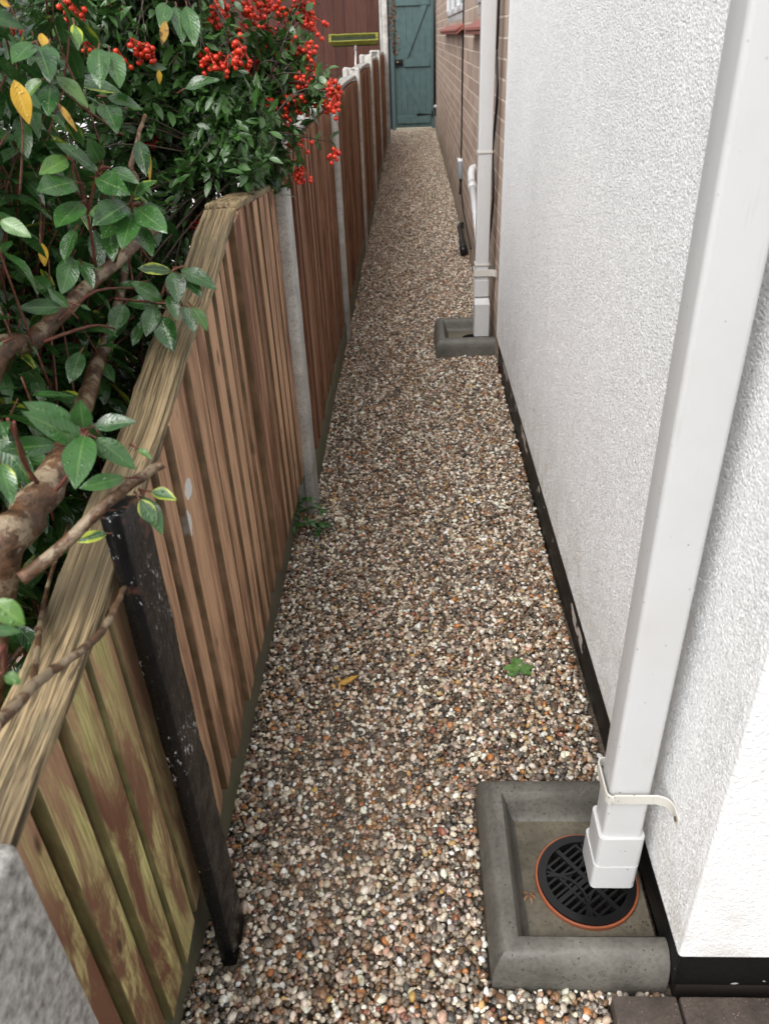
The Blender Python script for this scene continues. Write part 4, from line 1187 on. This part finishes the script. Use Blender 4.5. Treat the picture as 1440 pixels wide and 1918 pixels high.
# filler whorls deeper in the shrub
def in_ell(p, ells): return any(((p - e[0]) / e[1] @ ((p - e[0]) / e[1])) < 1 for e in ells)
ELL = [(np.array((-0.80, 1.10, 1.02)), np.array((0.42, 0.62, 0.50))), (np.array((-0.72, 0.75, 0.85)), np.array((0.30, 0.42, 0.36))), (np.array((-0.85, 1.5, 0.75)), np.array((0.42, 0.6, 0.5))), (np.array((-1.0, 1.1, 1.4)), np.array((0.55, 0.6, 0.42)))]
cnt = 0; tries = 0
lf = Leaves(2, 6)
while cnt < 1700 and tries < 40000:
    tries += 1
    e = ELL[rng.choice(4, p=[.36, .12, .34, .18])]
    p = e[0] + rdir(rng) * rng.random() ** (1 / 3) * e[1]
    if p[0] > -0.47 or p[2] < 0.12: continue
    if np.linalg.norm(p - camp) < 0.95: continue
    cnt += 1
    root = np.array((-0.70, 0.8 + 0.4 * (p[1] - .8), max(0.1, p[2] * .55)))
    g = p - root; g /= np.linalg.norm(g)
    up = g * .8 + np.array([0, 0, .3]) + rng.normal(0, .3, 3); up /= np.linalg.norm(up)
    ln = rng.uniform(.10, .22)
    twig.tube(bez([p - up * ln + rng.normal(0, .02, 3), p - up * ln * .4 + rng.normal(0, .008, 3), p], 3), [.0018, .0017, .0016, .0015, .0014, .0013, .0011], 5)
    a0 = rng.uniform(0, 6.28)
    u_ = np.cross(up, [0.2, .9, .1]); u_ /= np.linalg.norm(u_); v_ = np.cross(up, u_)
    for k in range(rng.integers(4, 8)):
        a = a0 + 2.4 * k
        rad_ = u_ * math.cos(a) + v_ * math.sin(a)
        d = rad_ + up * rng.uniform(-.1, .5) - np.array([0, 0, rng.uniform(.1, .9)])
        b_ = p - up * (.012 * k) + rad_ * .008
        Ln = rng.uniform(.048, .078)
        (lvb if rng.random() < .04 else lf).add(b_, d, up + rng.normal(0, .3, 3) + np.array([0, 0, .4]), Ln, Ln * rng.uniform(.34, .44), rng.uniform(.1, .35), rng.uniform(.05, .4), rng.normal(0, .3), rng.uniform(0, .03))
trunk.build('trunk', M['laurel_bark'], la)
twig.build('twigs', M['red_twig'], la)
lv.V and lv.build('leading_leaves', M['laurel_leaf'], la)
lf.build('foliage', M['laurel_leaf'], la)
o = lvb.build('young_leaves', M['bright_leaf'], la)
for (b_, t_, wr, mt) in (((-0.414,0.910,1.305), (-0.405,0.901,1.264), .42, 'yellow_leaf'), ((-0.398,0.970,1.279), (-0.384,0.974,1.249), .2, 'brown_leaf'), ((-0.377,1.400,1.362), (-0.385,1.388,1.330), .36, 'brown_leaf'), ((-0.425,1.036,1.347), (-0.418,1.017,1.331), .4, 'yellow_leaf'),
                         ((-0.419,1.329,1.194), (-0.415,1.303,1.148), .16, 'yellow_leaf'), ((-0.412,1.442,1.296), (-0.414,1.441,1.275), .4, 'yellow_leaf'), ((-0.504,1.066,1.108), (-0.505,1.059,1.078), .4, 'yellow_leaf'), ((-0.368,0.820,1.370), (-0.361,0.824,1.365), .5, 'yellow_leaf')):
    q = Leaves(4, 9); b_ = np.array(b_); t_ = np.array(t_); d = t_ - b_; Ln = np.linalg.norm(d)
    vw = camp - b_; vw /= np.linalg.norm(vw)
    q.add(b_, d, vw + np.array([.25, 0, .2]), Ln, Ln * wr * 1.1, .2, .1, .2, .01)
    q.build('yellow_leaf' if mt == 'yellow_leaf' else 'withered_leaf', M[mt], la)

# firethorn with red berries behind the fence, spilling over it
ft = thing('firethorn_shrub', (-0.75, 2.5, -0.03), 'small-leaved shrub full of red berry clusters spilling over the fence', 'shrub')
stem = MB(); fl = Leaves(2, 4)
stems = [[(-0.72, 2.35, -.05), (-0.70, 2.3, .6), (-0.62, 2.2, 1.1), (-0.50, 2.05, 1.5)], [(-0.80, 2.6, -.05), (-0.85, 2.6, .6), (-0.72, 2.6, 1.2), (-0.55, 2.5, 1.6)], [(-0.8, 2.4, -.05), (-1.0, 2.2, .7), (-1.15, 2.0, 1.2), (-1.2, 1.9, 1.6)],
         [(-0.7, 2.4, .3), (-0.55, 2.35, .9), (-0.46, 2.25, 1.1), (-0.40, 2.22, 1.14)], [(-0.7, 2.3, .8), (-0.50, 2.1, 1.05), (-0.44, 2.0, 1.08), (-0.40, 1.98, 1.08)]]
skel = []
for s_ in stems:
    c = bez(s_, 6); stem.tube(c, [.017 - .012 * i / len(c) for i in range(len(c))], 7); skel += [np.array(p) for p in c[4:]]
skel = np.array(skel)
def spray(p, nl, spread, lmin=.018, lmax=.036):
    j = np.argmin(np.linalg.norm(skel - p, axis=1) + rng.uniform(0, .15, len(skel)))
    b_ = skel[j]
    mid = (b_ + p) / 2 + np.array([0, 0, .05]) + rng.normal(0, .03, 3)
    c = bez([b_, mid, p], 4)
    stem.tube(c, [.0024 - .0015 * i / len(c) for i in range(len(c))], 5, False)
    ax = np.array(c[-1] - c[-3]); ax /= np.linalg.norm(ax)
    for k in range(nl):
        f = rng.random() ** 0.7
        q = p - ax * (spread * f) + rng.normal(0, .006, 3)
        if k % 3 == 0: q = np.array(c[rng.integers(3, len(c))]) + rng.normal(0, .008, 3)
        d = rdir(rng) + ax * .7
        Ln = rng.uniform(lmin, lmax)
        fl.add(q, d, np.array([0, 0, 1]) + rng.normal(0, .5, 3), Ln, Ln * rng.uniform(.34, .46), .25, rng.uniform(0, .3))
FE = [(np.array((-0.68, 2.22, 1.28)), np.array((0.30, 0.46, 0.36))), (np.array((-1.05, 2.15, 1.1)), np.array((0.50, 0.70, 0.55))), (np.array((-0.45, 2.05, 1.12)), np.array((0.10, 0.20, 0.12))), (np.array((-0.8, 2.2, 0.6)), np.array((0.34, 0.7, 0.5)))]
cnt = 0
while cnt < 1150:
    e = FE[rng.choice(4, p=[.38, .30, .10, .22])]
    p = e[0] + rdir(rng) * rng.random() ** (1 / 2.4) * e[1]
    if p[2] < .1 or (p[0] > -.45 and p[2] < 1.03): continue
    cnt += 1
    spray(p, int(rng.integers(20, 34)), .13, .024, .046)
OVER = [(-0.388,2.192,1.004), (-0.326,2.175,1.024), (-0.332,2.160,1.078), (-0.293,2.164,1.063), (-0.269,2.229,1.180), (-0.220,2.186,1.223), (-0.290,2.280,1.239), (-0.314,2.219,1.133), (-0.350,2.212,1.116), (-0.373,2.154,1.080), (-0.401,2.147,1.069), 
        (-0.195,2.187,1.192), (-0.297,2.281,1.310), (-0.261,2.285,1.332), (-0.352,2.149,1.016), (-0.257,2.285,1.297), (-0.411,2.142,1.038), (-0.428,2.087,1.040), (-0.446,2.037,1.085), (-0.339,2.149,1.003), (-0.364,2.266,1.181), (-0.279,2.224,1.131), (-0.229,2.237,1.250), (-0.426,2.048,1.142), (-0.380,2.106,1.122)]
for p in list(OVER):
    OVER.append(tuple(np.array(p) + rng.normal(0, .025, 3) + np.array([-.04, -.03, .0])))
for k in range(40): OVER.append((rng.uniform(-.52, -.36), rng.uniform(1.78, 2.25), rng.uniform(1.04, 1.16)))
for p in OVER: spray(np.array(p), 34, .10, .022, .044)
# berry cluster meshes
def berry_mesh(k):
    r = random.Random(50 + k)
    bm = bmesh.new()
    n = r.randint(8, 14)
    pos = []
    for i in range(n):
        for _ in range(30):
            p = Vector((r.gauss(0, .0095), r.gauss(0, .0095), r.gauss(0, .008)))
            if all((p - q).length > .0088 for q in pos): break
        pos.append(p)
        rad = r.uniform(.0044, .0060)
        mt = Matrix.Translation(p) @ Euler((r.uniform(-1, 1), r.uniform(-1, 1), 0)).to_matrix().to_4x4() @ Matrix.Diagonal((rad, rad, rad * .88, 1))
        res = bmesh.ops.create_uvsphere(bm, u_segments=12, v_segments=8, radius=1, matrix=mt)
        # dimpled calyx end
        c_ = mt.to_translation(); z_ = (mt.to_3x3() @ Vector((0, 0, -1))).normalized()
        for v in res['verts']:
            q = (v.co - c_).dot(z_) / rad
            if q > .84: v.co -= z_ * rad * .28
    for p in pos:
        d = (Vector((0, 0, .022)) - p); L0 = d.length
        bmesh.ops.create_cone(bm, segments=4, radius1=.0007, radius2=.0007, depth=L0, matrix=Matrix.Translation(p + d / 2) @ d.to_track_quat('Z', 'Y').to_matrix().to_4x4())
    for f in bm.faces: f.smooth = True
    me = bpy.data.meshes.new('berry_cluster'); bm.to_mesh(me); bm.free(); me.materials.append(M['berry'])
    return me
bm_ = [berry_mesh(k) for k in range(6)]
z2 = lambda x, y: None
BER = [(-0.375,2.319,1.394), (-0.340,2.274,1.403), (-0.324,2.276,1.391), (-0.368,2.370,1.404), (-0.277,2.283,1.375), (-0.264,2.284,1.370), (-0.251,2.286,1.372), (-0.236,2.288,1.357), (-0.278,2.282,1.408), (-0.257,2.284,1.402), (-0.369,2.220,1.314), (-0.375,2.218,1.295), (-0.369,2.270,1.301), (-0.339,2.275,1.292), (-0.288,2.231,1.308), (-0.285,2.232,1.299),
 (-0.250,2.186,1.301), (-0.236,2.186,1.261), (-0.274,2.181,1.239), (-0.295,2.229,1.235), (-0.255,2.184,1.245), (-0.389,2.265,1.243), (-0.319,2.224,1.219), (-0.345,2.272,1.237), (-0.308,2.174,1.195), (-0.275,2.179,1.196), (-0.283,2.177,1.181), (-0.355,2.166,1.188), (-0.321,2.169,1.154), (-0.359,2.165,1.176), (-0.186,2.109,1.228), (-0.194,2.118,1.222),
 (-0.191,2.087,1.192), (-0.199,2.106,1.188), (-0.197,2.096,1.084), (-0.284,2.061,1.048), (-0.278,2.082,1.041), (-0.294,2.168,1.097), (-0.448,1.949,1.298), (-0.434,1.952,1.290), (-0.429,1.974,1.294), (-0.379,1.964,1.315), (-0.379,1.963,1.297), (-0.397,1.960,1.286), (-0.554,1.818,1.324), (-0.538,1.822,1.313), (-0.646,1.787,1.321), (-0.586,1.807,1.297),
 (-0.471,1.990,1.186), (-0.455,1.993,1.174), (-0.442,1.995,1.162), (-0.421,2.057,1.387), (-0.443,2.052,1.374), (-0.415,2.057,1.407), (-0.379,2.166,1.398), (-0.377,2.167,1.380), (-0.777,1.733,1.369), (-0.833,1.699,1.154), (-0.807,1.710,1.146), (-0.834,1.690,1.092), (-0.787,1.598,1.072), (-0.810,1.703,1.102), (-0.798,1.590,1.060), (-0.589,1.902,1.143), (-0.535,2.021,1.133),
 (-0.554,2.013,1.107), (-0.664,1.779,1.407), (-0.655,1.782,1.387), (-0.608,1.904,1.406), (-0.822,1.564,0.988), (-0.728,1.614,1.005), (-0.516,1.897,0.962), (-0.819,1.539,0.883), (-0.831,1.527,0.865), (-0.844,1.516,0.852), (-0.785,1.561,0.898), (-0.785,1.519,0.768), (-0.877,1.787,1.132), (-0.835,1.806,1.122), (-0.569,2.015,1.173), (-0.353,2.273,1.347), (-0.319,2.328,1.357), (-0.409,2.212,1.349), (-0.449,2.205,1.339), (-0.400,2.213,1.269), (-0.566,0.995,0.714), (-0.630,0.949,0.705)]
for i, p in enumerate(BER):
    o = bpy.data.objects.new('berry_cluster', bm_[i % 6]); COL.objects.link(o)
    attach(o, ft)
    o.location = p
    o.rotation_euler = (rng.normal(0, .3), rng.normal(0, .3), rng.uniform(0, 6.28))
    sc = rng.uniform(1.0, 1.25); o.scale = (sc, sc, sc)
    pn = np.array(p)
    spray(pn + np.array([0, 0, .025]), 9, .06, .02, .036)
stem.build('stems', M['dark_bark'], ft)
fl.build('foliage', M['firethorn_leaf'], ft)

# leaf litter and low ground cover behind the fence
lt = Leaves(2, 4)
for k in range(2600):
    p = (rng.uniform(-1.7, -.45), rng.uniform(-.2, 3.2), -.02 + abs(rng.normal(0, .014)))
    L_ = rng.uniform(.03, .065)
    lt.add(p, [rng.normal(), rng.normal(), rng.normal(0, .2)], [rng.normal(0, .4), rng.normal(0, .4), 1], L_, L_ * .42, .3, rng.uniform(-.5, .5))
tag(lt.build('leaf_litter', M['litter_leaf']), 'brown fallen leaves lying on the bed behind the fence', 'leaf litter', kind='stuff')
gc = Leaves(2, 4)
for k in range(3800):
    c = np.array((rng.uniform(-1.6, -.5), rng.uniform(.2, 2.8), 0))
    p = c + np.array([0, 0, rng.uniform(.0, .30)])
    L_ = rng.uniform(.018, .04)
    gc.add(p, rdir(rng) + np.array([0, 0, .2]), np.array([0, 0, 1]) + rng.normal(0, .5, 3), L_, L_ * .4, .25, .2)
tag(gc.build('ground_cover', M['firethorn_leaf']), 'low small-leaved green undergrowth below the shrubs', 'ground cover', kind='stuff')

# ------------------------------------------------------------------ small things on the path
q = Leaves(4, 10)
q.add((-0.20, 1.345, .012), (1, .12, .35), (0.1, -.8, .6), .056, .015, .9, .6, .9)
tag(q.build('fallen_leaf', M['brown_leaf']), 'curled orange-yellow leaf lying on the pebbles', 'leaf')
q = Leaves(2, 5)
for k in range(6): q.add((0.182 + rng.normal(0, .003), 0.80 + rng.normal(0, .003), .036), (rng.normal(), rng.normal(), .2), (0, 0, 1), .014, .005, .4, .4)
tag(q.build('leaf_scrap', M['litter_leaf']), 'shrivelled brown scrap of leaf lying in the near gully tray', 'leaf')
wl = thing('green_leaf', (0.232, 1.39, 0.008), 'torn pale green lobed leaf lying flat on the pebbles', 'leaf')
q = Leaves(4, 8)
for a, L_ in ((95, .05), (165, .042), (215, .035), (20, .04), (-25, .036)):
    q.add((0.235, 1.385, .014), (math.cos(R(a)), math.sin(R(a)), .12), (0, 0, 1), L_, L_ * .62, .15, .15, 0, .03)
q.build('lobes', M['bright_leaf'], wl)
wd = thing('weed', (-0.345, 2.05, 0), 'small dark green weed growing at the foot of the first tall post', 'weed')
q = Leaves(4, 6); m = MB()
for k in range(14):
    a = rng.uniform(0, 6.28); tip = np.array((-0.35 + .05 * math.cos(a), 2.02 + .06 * math.sin(a), rng.uniform(.02, .10)))
    m.tube([(-0.355, 2.05, -.01), ((-0.355 + tip[0]) / 2, (2.05 + tip[1]) / 2, tip[2] * .8), tip], .0012, 5)
    for j in range(4):
        b_ = rng.uniform(0, 6.28)
        q.add(tip, (math.cos(b_), math.sin(b_), rng.uniform(-.2, .4)), (0, 0, 1), rng.uniform(.028, .042), .016, .2, .2)
q.build('leaves', M['laurel_leaf'], wd); m.build('stems', M['red_twig'], wd)
# dried vine beside the gate
vn = thing('dry_vine', (-0.29, 13.2, 0), 'withered vine trailing down between the tall post and the teal gate', 'vine')
m = MB(); q = Leaves(2, 4)
for k in range(4):
    c = bez([(-.3 + .03 * k, 13.2, 2.2), (-.27 + .02 * k, 13.2, 1.7), (-.29 + .025 * k, 13.18, 1.45), (-.25 + .01 * k, 13.2, 1.1)], 5)
    m.tube(c, .004, 5)
    for p in c:
        for _ in range(4):
            p2 = np.array(p) + rng.normal(0, .025, 3); q.add(p2, rdir(rng) - np.array([0, 0, .5]), rdir(rng), .036, .022, .3, .3)
m.build('stems', M['dark_bark'], vn); q.build('leaves', M['litter_leaf'], vn)
# neighbouring house across the drive, glimpsed through the shrub
nh = thing('neighbour_house', (-8, 8, 0), 'white rendered house glimpsed through gaps in the shrub', 'house')
m = MB(); m.box((-12, -4, 0), (-8, 11.5, 3.2)); m.build('wall', M['neighbour_render'], nh)
m = MB(); m.box((-8, 3.0, .9), (-7.94, 4.6, 2.1)); m.build('window', M['pane_white'], nh)
m = MB(); m.prism([(-12.3, -4.3), (-7.7, -4.3), (-7.7, 11.8), (-12.3, 11.8)], 3.21, [3.3, 3.3, 3.3, 3.3]); m.build('roof', M['red_tile'], nh)
